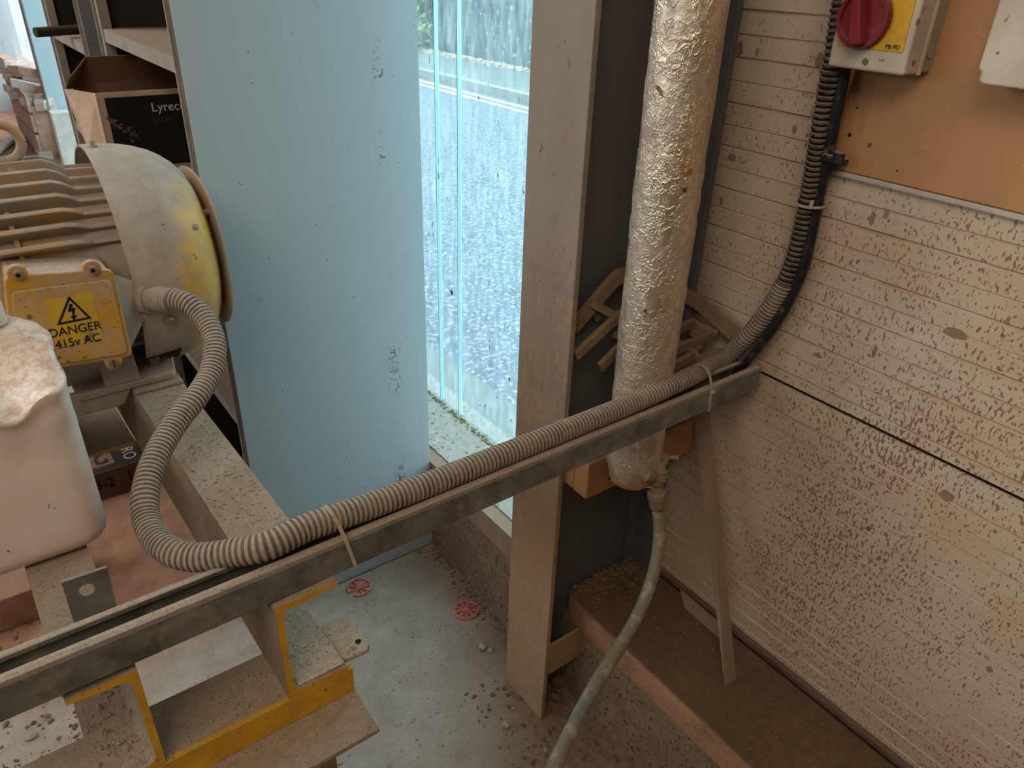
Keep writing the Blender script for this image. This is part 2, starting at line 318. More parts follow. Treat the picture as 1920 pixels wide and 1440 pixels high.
# ------------------------------------------------------------------ mesh helpers
class MB:
    def __init__(s): s.v = []; s.f = []; s.mi = []
    def add(s, vs, fs, mi=0):
        b = len(s.v); s.v += [Vector(p) for p in vs]; s.f += [tuple(b + i for i in f) for f in fs]; s.mi += [mi] * len(fs); return s
    def box(s, x0, y0, z0, x1, y1, z1, mi=0):
        vs = [(x, y, z) for z in (z0, z1) for y in (y0, y1) for x in (x0, x1)]
        return s.add(vs, [(0, 2, 3, 1), (4, 5, 7, 6), (0, 1, 5, 4), (2, 6, 7, 3), (0, 4, 6, 2), (1, 3, 7, 5)], mi)
    def obox(s, c, ax, ay, az, mi=0):      # oriented box: centre and three half vectors
        c, ax, ay, az = map(Vector, (c, ax, ay, az))
        vs = [c + ax * i + ay * j + az * k for k in (-1, 1) for j in (-1, 1) for i in (-1, 1)]
        return s.add(vs, [(0, 2, 3, 1), (4, 5, 7, 6), (0, 1, 5, 4), (2, 6, 7, 3), (0, 4, 6, 2), (1, 3, 7, 5)], mi)
    def prism(s, pts, d, mi=0):            # polygon extruded along the vector d
        n = len(pts); p = [Vector(q) for q in pts]; d = Vector(d)
        return s.add(p + [q + d for q in p], [tuple(range(n))[::-1], tuple(range(n, 2 * n))] + [(i, (i + 1) % n, n + (i + 1) % n, n + i) for i in range(n)], mi)
    def slab(s, q, thick, mi=0):           # quad given a thickness along its normal
        q = [Vector(p) for p in q]; n = (q[1] - q[0]).cross(q[2] - q[0]).normalized() * thick
        return s.prism(q, n, mi)
    def cyl(s, a, b, r0, r1=None, n=20, mi=0, cap=True):
        a, b = Vector(a), Vector(b); r1 = r0 if r1 is None else r1
        return s.rings([(a, r0), (b, r1)], n, mi, cap)
    def rings(s, rr, n=20, mi=0, cap=True):  # straight lathe: list of (point, radius)
        d = (rr[-1][0] - rr[0][0])
        if d.length < 1e-9: d = Vector((0, 0, 1))
        d.normalize(); u = d.orthogonal().normalized(); w = d.cross(u)
        vs = []
        for p, r in rr:
            vs += [Vector(p) + (u * math.cos(2 * PI * k / n) + w * math.sin(2 * PI * k / n)) * r for k in range(n)]
        fs = []
        for i in range(len(rr) - 1):
            for k in range(n):
                fs.append((i * n + k, i * n + (k + 1) % n, (i + 1) * n + (k + 1) % n, (i + 1) * n + k))
        if cap: fs += [tuple(range(n))[::-1], tuple(range((len(rr) - 1) * n, len(rr) * n))]
        return s.add(vs, fs, mi)
    def tube(s, pts, rf, n=14, mif=None, cap=True):   # rf(i) radius, parallel transport
        P = [Vector(p) for p in pts]; m = len(P); T = []
        for i in range(m):
            T.append((P[min(i + 1, m - 1)] - P[max(i - 1, 0)]).normalized())
        u = T[0].orthogonal().normalized(); vs = []
        for i in range(m):
            u = (u - T[i] * u.dot(T[i])).normalized(); w = T[i].cross(u)
            r = rf(i) if callable(rf) else rf
            vs += [P[i] + (u * math.cos(2 * PI * k / n) + w * math.sin(2 * PI * k / n)) * r for k in range(n)]
        b = len(s.v); s.v += vs
        for i in range(m - 1):
            for k in range(n):
                s.f.append((b + i * n + k, b + i * n + (k + 1) % n, b + (i + 1) * n + (k + 1) % n, b + (i + 1) * n + k)); s.mi.append(mif(i) if mif else 0)
        if cap:
            s.f.append(tuple(b + k for k in range(n))[::-1]); s.f.append(tuple(b + (m - 1) * n + k for k in range(n))); s.mi += [0, 0]
        return s
    def build(s, name, mats, parent=None, origin=None, smooth=False, bevel=0, seg=2):
        if not isinstance(mats, (list, tuple)): mats = [mats]
        if parent is not None: o0 = Vector(parent.matrix_basis.translation) if not parent.parent else Vector(parent['_w'])
        elif origin is not None: o0 = Vector(origin)
        else:
            xs = [v.x for v in s.v]; ys = [v.y for v in s.v]; zs = [v.z for v in s.v]
            o0 = Vector(((min(xs) + max(xs)) / 2, (min(ys) + max(ys)) / 2, min(zs)))
        me = bpy.data.meshes.new(name)
        me.from_pydata([tuple(v - o0) for v in s.v], [], s.f); me.validate()
        for m in mats: me.materials.append(m)
        if len(me.polygons) == len(s.mi):
            me.polygons.foreach_set('material_index', s.mi)
        bm = bmesh.new(); bm.from_mesh(me); bmesh.ops.recalc_face_normals(bm, faces=bm.faces); bm.to_mesh(me); bm.free()
        if smooth: me.shade_smooth(); me.set_sharp_from_angle(angle=math.radians(50 if smooth is True else smooth))
        ob = bpy.data.objects.new(name, me); COL.objects.link(ob)
        if bevel:
            md = ob.modifiers.new('bevel', 'BEVEL'); md.width = bevel; md.segments = seg; md.limit_method = 'ANGLE'; md.angle_limit = math.radians(40)
        ob['_w'] = tuple(o0)
        if parent is not None: ob.parent = parent
        else: ob.location = o0
        return ob

def tag(o, label=None, cat=None, group=None, kind=None):
    for k, v in (('label', label), ('category', cat), ('group', group), ('kind', kind)):
        if v: o[k] = v
    return o
def thing(name, label, cat, loc, group=None, rotz=0):
    o = bpy.data.objects.new(name, None); COL.objects.link(o); o.location = loc; o.rotation_euler = (0, 0, rotz)
    o.empty_display_size = .05; o['_w'] = tuple(loc)
    return tag(o, label, cat, group)
def struct_root(name, loc):
    o = bpy.data.objects.new(name, None); COL.objects.link(o); o.location = loc; o['_w'] = tuple(loc); o['kind'] = 'structure'; return o
def struct(o): o['kind'] = 'structure'; return o
def catmull(P, n=12):
    P = [Vector(p) for p in P]; Q = [P[0] * 2 - P[1]] + P + [P[-1] * 2 - P[-2]]; out = []
    for i in range(1, len(Q) - 2):
        a, b, c, d = Q[i - 1:i + 3]
        for k in range(n):
            t = k / n
            out.append(.5 * ((2 * b) + (c - a) * t + (2 * a - 5 * b + 4 * c - d) * t * t + (3 * b - a - 3 * c + d) * t ** 3))
    out.append(P[-1]); return out
def resample(P, step):
    L = [0]
    for i in range(1, len(P)): L.append(L[-1] + (P[i] - P[i - 1]).length)
    n = max(2, int(L[-1] / step)); out = []; j = 0
    for k in range(n + 1):
        s_ = L[-1] * k / n
        while j < len(P) - 2 and L[j + 1] < s_: j += 1
        t = (s_ - L[j]) / max(1e-9, L[j + 1] - L[j]); out.append(P[j].lerp(P[j + 1], min(1, max(0, t))))
    return out
def text(name, body, mat, parent, origin, right, upv, size, extrude=.0003, align='CENTER', squash=1.):
    cu = bpy.data.curves.new(name, 'FONT'); cu.body = body; cu.size = size; cu.extrude = extrude; cu.align_x = align; cu.align_y = 'CENTER'
    to = bpy.data.objects.new(name + '_c', cu); COL.objects.link(to)
    dg = bpy.context.evaluated_depsgraph_get(); me = bpy.data.meshes.new_from_object(to.evaluated_get(dg))
    bpy.data.objects.remove(to)
    r = Vector(right).normalized(); u = Vector(upv).normalized(); nn = r.cross(u)
    o0 = Vector(parent['_w'])
    for v in me.vertices:
        v.co = Vector(origin) + r * v.co.x * squash + u * v.co.y + nn * v.co.z - o0
    me.materials.clear(); me.materials.append(mat)
    ob = bpy.data.objects.new(name, me); COL.objects.link(ob); ob.parent = parent; ob['_w'] = tuple(o0)
    return ob
ICO = None
def rock(mb, c, r, flat=.6):
    global ICO
    if ICO is None:
        b = bmesh.new(); bmesh.ops.create_icosphere(b, subdivisions=1, radius=1)
        ICO = ([v.co.copy() for v in b.verts], [tuple(v.index for v in f.verts) for f in b.faces]); b.free()
    sx, sy, sz = (random.uniform(.6, 1.25) for _ in range(3)); a = random.uniform(0, 6.3)
    ca, sa = math.cos(a), math.sin(a); vs = []
    for v in ICO[0]:
        k = random.uniform(.75, 1.2); x = v.x * sx * r * k; y = v.y * sy * r * k; z = v.z * sz * r * flat * k
        vs.append((c[0] + x * ca - y * sa, c[1] + x * sa + y * ca, c[2] + z))
    mb.add(vs, ICO[1])
def scatter(name, mat, n, fn, r0, r1, z, label, parent=None, flat=.6):
    mb = MB()
    for _ in range(n):
        p = fn()
        if p is None: continue
        r = r0 + (r1 - r0) * random.random() ** 3
        rock(mb, (p[0], p[1], (p[2] if len(p) > 2 else z) + r * flat * .45), r, flat)
    o = mb.build(name, mat, parent, origin=None if parent else (mb.v[0].x, mb.v[0].y, z))
    o['kind'] = 'stuff'
    if not parent: tag(o, label, name.split('_')[-1])
    return o

XW = 1.065     # cladding face
XG = 1.045     # glass
# ================================================================== SETTING
struct(MB().box(-4.2, -3.2, -.12, 1.04, 14, 0).build('floor', M_floor))
struct(MB().box(-4.2, -3.2, 3.2, 1.3, 14, 3.3).build('ceiling', M_white))
struct(MB().box(-4.2, -3.3, 0, 1.3, -3.2, 3.2).build('wall_back', M_concw))
struct(MB().box(-4.2, 13.9, 0, 1.3, 14, 3.2).build('wall_far', M_blue))
wl = MB(); wl.box(-4.3, -3.2, 0, -4.2, .6, 3.2); wl.box(-4.3, 5.6, 0, -4.2, 14, 3.2); wl.box(-4.3, .6, 0, -4.2, 5.6, 1.7); wl.box(-4.3, .6, 2.8, -4.2, 5.6, 3.2)
struct(wl.build('wall_left', M_concw))
# light blue inner partition seen at the far left
struct(MB().box(-1.2, 9.6, 0, .84, 9.7, 3.0).build('wall_partition', M_blue))

# ---- grooved white cladding (panels with recessed grooves)
wr = struct_root('wall_right', (XW, -1, .2985))
PITCH = .0342
def cladding(name, y0, y1, z0, z1, x=XW, gs=None):
    # vertical profile with V grooves, extruded along y
    prof = [(x, z0)]; marks = []
    zs = sorted(gs)
    mb = MB(); cur = z0
    def strip(za, xa, zb, xb, mi):
        mb.add([(xa, y0, za), (xa, y1, za), (xb, y1, zb), (xb, y0, zb)], [(0, 1, 2, 3)], mi)
    for g, w in zs:
        if g - w <= cur or g + w >= z1: continue
        strip(cur, x, g - w, x, 0); strip(g - w, x, g, x + w * 1.2, 1); strip(g, x + w * 1.2, g + w, x, 1); cur = g + w
    strip(cur, x, z1, x, 0)
    # back, top, bottom and ends close the sheet
    xb = x + .02
    mb.add([(xb, y0, z0), (xb, y1, z0), (xb, y1, z1), (xb, y0, z1)], [(0, 1, 2, 3)], 0)
    mb.add([(x, y0, z1), (x, y1, z1), (xb, y1, z1), (xb, y0, z1)], [(0, 1, 2, 3)], 0)
    mb.add([(x, y0, z0), (x, y1, z0), (xb, y1, z0), (xb, y0, z0)], [(0, 1, 2, 3)], 0)
    mb.add([(x, y0, z0), (x, y0, z1), (xb, y0, z1), (xb, y0, z0)], [(0, 1, 2, 3)], 0)
    return mb.build(name, [M_clad, M_cladg], wr)
gz = []
z = 1.4458
i = 0
for k in range(-50, 16):
    zz = 1.4458 + k * PITCH
    strong = (k % 2 == 0)
    gz.append((zz, .0027 if strong else .0015))
gz_low = [(.8545 - .0335 * k, .0022 if k % 2 else .0014) for k in range(1, 17)]
cladding('wall_panel', -3.2, .955, .8805, 1.90, gs=gz)
cladding('wall_panel', -3.2, .955, .2985, .8740, gs=gz_low)
cladding('wall_panel', -3.2, .955, 1.906, 3.2, gs=[(1.906 + .0342 * k, .0012) for k in range(1, 37)])
MB().box(XW + .004, -3.2, .8735, XW + .02, .955, .881).build('seam', M_hole, wr)
MB().box(XW + .02, -3.2, .0, XW + .1, .955, 3.2).build('backing', M_concw, wr)
struct(MB().box(1.052, -3.2, .298, XW, .822, .3075).build('baseboard_right', dusty('dark_base_trim', (.09, .06, .045), (.2, .13, .09), side=.3, top=.6)))

# ---- concrete upstand and timber/stone sill under the glass
struct(MB().box(.847, -3.2, 0, 1.12, 13.9, .225).build('trim_1', M_concw))
sl = struct_root('trim_2', (.95, 4, .225))
MB().box(.847, .985, .225, .885, 13.9, .294).build('sill_board', M_strip, sl)
MB().box(.8855, .985, .225, 1.10, 13.9, .297).build('sill_stone', M_sill, sl)
mo = MB()
for k in range(420):
    y = random.uniform(1.0, 2.2) ; r = random.uniform(.0015, .005)
    rock(mo, (XG - .012 + random.uniform(-.008, .006), y, .297 + r * .4), r)
o = mo.build('moss_strip', M_moss, sl); o['kind'] = 'stuff'

# ---- window
wd = struct_root('window_1', (XG, 4, .297))
for a, b in ((.97, 1.629), (1.633, 1.734), (1.738, 4.2), (4.204, 7.0)):
    MB().box(XG, a, .297, XG + .006, b, 3.1).build('glass_pane', M_glass, wd)
for a in (1.631, 1.736):
    MB().box(XG - .003, a - .0011, .297, XG + .009, a + .0011, 3.1).build('glass_joint', M_gedge, wd)

# ---- outside
struct(MB().box(1.13, -6, -.30, 1.62, 40, -.10).build('ground_pavement_strip', M_path))
road = struct(MB().box(1.62, -6, -.4, 6.45, 40, -.16).build('ground_road', M_asph))
tag(MB().box(6.02, -6, -.16, 6.12, 40, -.156).build('road_line', M_redline), 'pale line painted on the road nearer the window', 'road marking', 'painted lines along the kerb')
tag(MB().box(6.22, -6, -.16, 6.32, 40, -.156).build('road_line', M_redline), 'pale line painted on the road against the kerb', 'road marking', 'painted lines along the kerb')
kb = thing('kerb', 'pale stone kerb along the far side of the road outside', 'kerb', (6.5, 10, -.16))
for k in range(40):
    y = 4 + k * .9
    MB().box(6.46, y, -.3, 6.6, y + .89, -.04).build('kerb_stone', M_kerb, kb)
struct(MB().box(6.6, -6, -.3, 8.3, 40, -.05).build('ground_far_path', M_path))
tag(MB().box(8.3, -2, -.3, 8.7, 40, 3.2).build('garden_wall', M_gwall), 'weathered blue grey wall beyond the road outside', 'wall')
# fallen leaves and weeds at the wall foot, hedge at the left
scatter('leaf_litter', M_redline, 2600, lambda: (8.20 - min(.5, abs(random.gauss(0, .16))), random.uniform(5, 22)), .01, .06, -.05, 'pale fallen leaves along the foot of the garden wall outside', flat=.4)
hm = MB()
for k in range(4200):
    c = Vector((7.95 + random.uniform(-.25, .2), random.uniform(13.7, 19), random.uniform(.0, 2.6)))
    r = random.uniform(.05, .13); a = Vector((random.gauss(0, 1), random.gauss(0, 1), random.gauss(0, 1))).normalized(); b = a.orthogonal().normalized()
    hm.add([c - a * r, c + b * r * .5, c + a * r, c - b * r * .5], [(0, 1, 2, 3)])
tag(hm.build('hedge', M_leaf), 'yellow green leafy hedge against the wall outside, seen at the top left of the glass', 'hedge', kind='stuff')

# ================================================================== STEEL COLUMNS
def column(name, y0, label, second=False):
    t = thing(name, label, 'column', (.896, y0 + .07, 0))
    w = .137
    MB().box(.744, y0, 0, .755, y0 + w, 3.2).build('flange', M_post if not second else M_shelf, t, bevel=.0015)
    MB().box(1.037, y0, .0, 1.048, y0 + w, 3.2).build('flange', M_web if not second else M_shelf, t, bevel=.0015)
    wb = MB(); yc = y0 + w / 2 + .003
    pr = [(.755, yc - .016), (.758, yc - .008), (.768, yc - .004), (1.024, yc - .004), (1.034, yc - .008), (1.037, yc - .016), (1.037, yc + .012), (1.03, yc + .004), (.762, yc + .004), (.755, yc + .012)]
    wb.prism([(x, y, 0) for x, y in pr], (0, 0, 3.2)); wb.build('web', M_web if not second else M_blue, t)
    return t
column('steel_column', .824, 'dusty I-section steel column between the window and the white cladding')
column('steel_column', 7.1, 'light blue I-section steel column far off at the top left edge', True)
# plate closing the foot of each column between its flanges
for y0, lb in ((.824, 'short beige plate spanning the foot of the near column, by the timber end'), (7.1, 'pale plate across the foot of the far blue column')):
    o = MB().box(.7555, y0 + .004, .137, .905 if y0 < 1 else 1.03, y0 + .010, .228).build('foot_plate', M_post if y0 < 1 else M_shelf, bevel=.001)
    tag(o, lb, 'plate')

# ================================================================== TIMBER ON THE UPSTAND
tb = MB()
pts = [(.838, .800), (.8385, .84), (.846, .878), (.862, .886), (1.052, .886), (1.052, -3.1), (.838, -3.1)]
tb.prism([(x, y, .2255) for x, y in pts], (0, 0, .0715))
tag(tb.build('timber_beam', M_sleep, bevel=.007, seg=3), 'thick rough timber lying along the foot of the white wall, covered in brown dust darkened for shade', 'timber')
scatter('timber_rubble', M_rubb, 600, lambda: (random.uniform(.848, 1.045), .882 - abs(random.gauss(0, .30))), .0008, .0045, .297, 'brown crumbs and grit lying on the timber beam')
scatter('corner_rubble', M_rubb, 260, lambda: (random.uniform(.86, 1.03), .882 - abs(random.gauss(0, .035))), .003, .009, .297, 'heap of stone chips on the timber end against the column web')
tag(MB().slab([on(1275, 1106, 2, .302), on(1283, 1140, 2, .299), on(1352, 1200, 2, .299), on(1352, 1172, 2, .302)], .004).build('wood_offcut', M_strip), 'thin wood offcut lying flat on the timber beneath the leaning strip', 'offcut')
a0, a1 = on(1300, 775, 0, 1.0), on(1359, 1286, 2, .298); b0, b1 = on(1326, 772, 0, 1.0), on(1377, 1274, 2, .298)
tag(MB().slab([a0, b0, b1, a1], .006).build('wood_strip', M_strip), 'thin flat wood strip leaning from the tray down onto the timber', 'strip')
# broken concrete patch behind the post
scatter('column_foot_rubble', M_rubb, 420, lambda: (random.uniform(.62, .845), random.uniform(.55, .98)), .001, .0075, 0, 'loose stones and earth on the floor around the column foot')
cc = MB()
for (px, py, r) in ((1045, 1285, .028), (1068, 1268, .022), (1040, 1310, .018)):
    p = on(px, py, 2, .0); rock(cc, (p.x, p.y, .008), r, .8)
tag(cc.build('concrete_lump', M_rubb), 'broken brown concrete lumps in the hole beside the column foot', 'rubble', kind='stuff')

def splash(px, py, ax, v, rw, rh, parent, side=-1, mat=None, name='mud_splash'):
    c = on(px, py, ax, v); n = 22; ring = []
    for k in range(n):
        a = 2 * PI * k / n; q = 1 + .28 * mnoise.noise(Vector((math.cos(a) * 1.7 + px, math.sin(a) * 1.7, py))) + random.uniform(-.13, .13)
        u, w = rw * q * math.cos(a), rh * q * math.sin(a)
        ring.append(c + (Vector((0, u, w)) if ax == 0 else Vector((u, 0, w))))
    MB().prism(ring, (side * .0005, 0, 0) if ax == 0 else (0, side * .0005, 0)).build(name, mat or M_mud, parent)
M_mud = dusty('dried_mud', (.27, .185, .12), (.34, .25, .17), side=.4, top=.3, rough=.95, sc=60, speck=(.15, .09, .05), sp_n=.62, sp_s=200)
M_mudw = dusty('pale_splash', (.55, .47, .36), (.6, .55, .48), side=.5, top=.2, rough=.95, sc=120, speck=(.3, .2, .1), sp_n=.58, sp_s=260)
for (px, py, a_, b_) in ((1790, 625, .017, .007), (1387, 92, .006, .011), (1536, 113, .006, .010), (1372, 295, .009, .006), (1490, 243, .004, .006), (1420, 98, .003, .006), (1636, 410, .004, .010), (1662, 402, .004, .007), (1533, 666, .009, .004), (1890, 600, .002, .006), (1775, 930, .010, .008), (1493, 1225, .005, .005), (1352, 378, .003, .009), (1570, 1060, .003, .006), (1855, 1255, .004, .006), (1640, 660, .003, .009)):
    splash(px, py, 0, XW, a_, b_, wr)
colm = bpy.data.objects['steel_column']
for (px, py, a_, b_) in ((1037, 412, .004, .009), (1055, 468, .004, .006), (1034, 478, .003, .005), (1066, 118, .003, .007), (1005, 555, .003, .005), (1030, 640, .0025, .006), (1058, 78, .002, .003)):
    splash(px, py, 0, .744, a_, b_, colm)
splash(847, 548, 0, XG, .007, .008, wd, mat=M_mudw)
for (px, py, a_) in ((955, 711, .004), (900, 760, .0022), (932, 745, .002), (958, 788, .0025), (815, 630, .0015), (901, 672, .0018), (926, 72, .002)):
    splash(px, py, 0, XG, a_ * .8, a_ * 1.6, wd, mat=M_mud)

# ================================================================== TIMBER BLOCK BEHIND PIPE
bk = thing('timber_block', 'orange sawn timber block wedged between the column flanges behind the pipe', 'block', (.9, .8, .665))
MB().box(.757, .764, .665, 1.036, .800, .742).build('timber_piece', M_wood, bk, bevel=.002)
MB().box(.757, .8005, .667, 1.036, .836, .742).build('timber_piece', M_wood, bk, bevel=.002)
MB().cyl((.812, .7636, .69), (.812, .766, .69), .003, n=10).build('nail_hole', M_hole, bk)

# ================================================================== INSULATED PIPE
pp = thing('insulated_pipe', 'thick foil wrapped insulated pipe rising in front of the steel column', 'pipe', (.795, .70, .66))
PX, PY, PR = .796, .700, .0455
mb = MB(); nn = 56; rows = []
from mathutils import noise as mnoise
zz = .748; zl = []
while zz < 3.18: zl.append(zz); zz += .008 if zz < 1.55 else .05
for i, z_ in enumerate(zl):
    base = PR * min(1., .62 + .38 * math.sqrt(max(0, (z_ - .738) / .04)))
    cx = PX - .006 * math.sin((z_ - .7) * 2.2); 
    for k in range(nn):
        a = 2 * PI * k / nn
        q = Vector((math.cos(a) * 2.2, math.sin(a) * 2.2, z_ * 18))
        d = .0007 * mnoise.noise(q * 1.0) + .0008 * mnoise.noise(q * 3.1) + .0012 * (abs(mnoise.noise(Vector((a * 2.0, z_ * 6, 3)))) < .06)
        mb.v.append(Vector((cx + math.cos(a) * (base + d), PY + math.sin(a) * (base + d), z_)))
for i in range(len(zl) - 1):
    for k in range(nn):
        mb.f.append((i * nn + k, i * nn + (k + 1) % nn, (i + 1) * nn + (k + 1) % nn, (i + 1) * nn + k)); mb.mi.append(0)
mb.build('foil_wrap', M_foil, pp, smooth=True)
fb = MB(); fb.rings([(Vector((PX, PY, .730)), .022), (Vector((PX, PY, .735)), .033), (Vector((PX, PY, .743)), .038), (Vector((PX, PY, .753)), .036)], 26)
for k in range(60):
    a = random.uniform(0, 6.3); rock(fb, (PX + .033 * math.cos(a), PY + .033 * math.sin(a), .739), .004)
fb.build('insulation_end', M_fibre, pp, smooth=True)
for px_, py_, r in ((1290, 322, .0055),):
    c = on(px_, py_, 1, PY - .046); tm = MB()
    tm.prism([(c.x + r * (1 + .4 * math.sin(j * 2.3)) * math.cos(j * PI / 4), c.y - .003, c.z + r * (1.1 + .3 * math.cos(j * 1.7)) * math.sin(j * PI / 4)) for j in range(8)], (0, .006, 0))
    tm.build('foil_tear', M_fibre, pp)
MB().tube([(PX - .004, PY - .034, .742), (PX + .016, PY - .040, .735), (PX + .018, PY - .042, .729), (PX + .024, PY - .040, .731)], .0015, 6).build('wire_hook', M_tie, pp)

# ================================================================== TAP AND HOSE
tp = thing('bib_tap', 'dusty brass tap on the lower end of the insulated pipe', 'tap', (.86, .672, .63))
ty = .662
P = lambda px, py: on(px, py, 1, ty)
b = MB(); b.rings([(P(1197, 886) + Vector((0, .010, 0)), .0085), (P(1206, 888), .009), (P(1208, 888), .013), (P(1222, 893), .013), (P(1224, 893), .0105), (P(1236, 893), .0095)], 16)
b.build('tap_inlet', M_brass, tp, smooth=True)
b = MB(); q0, q1 = P(1228, 905), P(1241, 866)
b.rings([(q0.lerp(q1, t), r) for t, r in ((-.15, .008), (.02, .0145), (.26, .0150), (.28, .0172), (.48, .0172), (.50, .0138), (.66, .0150), (.68, .0115), (.9, .0085), (1.0, .0065))], 18)
b.build('tap_body', M_brass, tp, smooth=True)
b = MB(); c = P(1248, 858)
hx = Vector((.81, -.58, .06)).normalized(); b.cyl(c - hx * .021, c - hx * .004, .0042, .0026, n=12); b.cyl(c + hx * .004, c + hx * .021, .0026, .0045, n=12); b.cyl(c + Vector((-.001, 0, -.010)), c + Vector((0, 0, .005)), .0062, .0048, n=14); b.cyl(c - hx * .023, c - hx * .020, .0030, n=10)
b.build('tap_handle', M_brass, tp, smooth=True)
b = MB(); s0, s1 = P(1231, 898), P(1231, 950)
b.rings([(s0.lerp(s1, t), r) for t, r in ((-.1, .010), (0, .0118), (.35, .0112), (.42, .0125), (.44, .0155), (.50, .0162), (.66, .0158), (.68, .0125), (.95, .0128), (1, .0115))], 20)
b.build('tap_spout', M_brass, tp, smooth=True)
hs = thing('garden_hose', 'dull green braided hose dropping from the brass tap to the lower edge', 'hose', (.84, .66, .0))
HP = [ad(1231, 925, 1.352), ad(1233, 950, 1.352), ad(1237, 990, 1.37), ad(1232, 1045, 1.385), ad(1216, 1105, 1.385), ad(1188, 1168, 1.36), ad(1152, 1228, 1.32), ad(1110, 1296, 1.27), ad(1070, 1372, 1.22), ad(1038, 1440, 1.18), ad(1000, 1530, 1.17), ad(950, 1700, 1.22)]
MB().tube(resample(catmull(HP, 10), .006), lambda i: .0112, 16).build('hose_tube', M_hose, hs, smooth=True)
b = MB(); c = ad(1232, 940, 1.352)
b.rings([(c + Vector((0, 0, -.005)), .0145), (c + Vector((0, 0, .005)), .0145)], 20); b.cyl(c + Vector((-.020, -.008, -.001)), c + Vector((-.012, -.012, 0)), .0055, n=10); b.obox(c + Vector((.0, -.016, -.003)), (.006, 0, 0), (0, .003, 0), (0, 0, .004))
b.build('hose_clamp', M_brass, hs)

# ================================================================== RACK behind pipe
rk = thing('grid_rack', 'dusty dark slatted rack caught behind the insulated pipe above the timber block', 'rack', (.93, .85, .95))
def bar(a, b, w, h, name='rack_bar'):
    a, b = Vector(a), Vector(b); d = (b - a); t = d.normalized(); s_ = t.cross(Vector((0, 0, 1))).normalized(); u = s_.cross(t)
    MB().obox((a + b) / 2, d / 2, s_ * w / 2, u * h / 2).build(name, M_grate, rk, bevel=.0018)
e = Vector((.887, .872, 1.029)); l1 = Vector((.787, .868, .955)); r1 = Vector((1.045, .700, .930))
r0 = Vector((1.028, .815, .975))
# rim: rising left arm, rounded corner, right arm running to the cladding
arc = [l1, l1.lerp(e, .5), l1.lerp(e, .9), e + Vector((.010, -.003, .002)), e.lerp(r0, .14), e.lerp(r0, .5), r0, r0.lerp(r1, .6), r1]
rb = MB(); pts_ = resample(catmull(arc, 8), .008)
for i in range(len(pts_) - 1):
    a, b2 = pts_[i], pts_[i + 1]; t = (b2 - a).normalized(); s_ = t.cross(Vector((0, 0, 1))).normalized(); u = s_.cross(t)
    rb.obox((a + b2) / 2, (b2 - a) * .56, s_ * .0055, u * .0125)
rb.build('rack_rim', M_grate, rk)
dl = (l1 - e).normalized()
for (q0, q1) in (((1165, 588), (1078, 668)), ((1172, 640), (1124, 690))):
    A = on(q0[0], q0[1], 1, .845); Bq = on(q1[0], q1[1], 1, .838); bar(A, Bq, .010, .019)
bar(on(1108, 568, 1, .862), on(1172, 602, 1, .842), .006, .014)
bar(on(1150, 625, 1, .85), on(1176, 640, 1, .84), .006, .012)
for (q0, q1, y0_, y1_) in (((1255, 628), (1300, 604), .78, .79), ((1250, 662), (1345, 625), .74, .76), ((1258, 690), (1304, 664), .72, .735)):
    bar(on(q0[0], q0[1], 1, y0_), on(q1[0], q1[1], 1, y1_), .009, .018)
bar(on(1262, 635, 1, .78), on(1312, 672, 1, .72), .006, .012)
bar(on(1300, 604, 1, .79), on(1345, 626, 1, .75), .006, .012)
hb = MB(); c = on(1113, 592, 1, .885); hb.cyl(c, c + Vector((0, -.012, 0)), .007, n=12); hb.build('rack_bolt', M_galv, rk)
tag(MB().prism([on(1262, 702, 1, .80), on(1322, 645, 1, .79), on(1380, 662, 1, .72), on(1300, 716, 1, .735)], (0, .0, -.006)).build('dusty_board', M_grate), 'dust covered scrap board under the conduit near the cladding corner', 'board')

# ================================================================== ORANGE BOARD, SWITCHES ON WALL
tag(MB().box(1.058, -2.0, 1.2475, XW - .0005, .628, 2.4).build('plywood_board', M_ply, bevel=.001), 'orange plywood backboard fixed to the cladding at the upper right', 'board')
tag(MB().box(1.056, -2.0, 1.2385, XW - .0005, .622, 1.2465).build('board_trim', M_white, bevel=.002), 'thin white trim along the bottom edge of the orange board', 'trim')
for (px, py, r) in ((1593, 253, .0028), (1607, 202, .0016), (1630, 272, .0035), (1682, 320, .0012)):
    c = on(px, py, 0, 1.0575); MB().cyl(c, c + Vector((.0012, 0, 0)), r, n=10).build('screw_hole', M_galv if px == 1630 else M_hole, bpy.data.objects['plywood_board'])
iso = thing('isolator_switch', 'cream isolator box with red rotary knob on yellow plate, on the orange board', 'switch', (1.02, .57, 1.39))
IY0, IY1, IZ0, IZ1 = .517, .625, 1.391, 1.535
MB().box(.990, IY0, IZ0, 1.026, IY1, IZ1).build('cover', M_cream, iso, bevel=.004, seg=3)
MB().box(1.0265, IY0 + .001, IZ0 + .001, 1.0578, IY1 - .001, IZ1 - .001).build('back_case', M_greyp, iso, bevel=.003)
MB().box(1.0235, IY0 - .002, IZ0 - .001, 1.0295, IY1 + .002, IZ1 + .002).build('case_seam', M_cream, iso, bevel=.001)
MB().cyl((1.044, IY0 - .0006, IZ0 + .028), (1.044, IY0 + .003, IZ0 + .028), .0095, n=20).build('knockout', M_greyp, iso)
MB().box(.9885, IY0 + .008, IZ0 + .026, .9902, IY1 - .010, IZ1 - .02).build('yellow_plate', M_yel2, iso, bevel=.0006)
MB().cyl((.9885, .571, IZ0 + .011), (.991, .571, IZ0 + .011), .0042, n=14).build('cover_screw', M_galv, iso)
text('plate_lettering', 'PB PD', M_black, iso, (.9882, IY0 + .022, IZ0 + .031), (0, -1, 0), (0, 0, 1), .0075)
kc = on(1617, 34, 0, .981); kc.x = .988
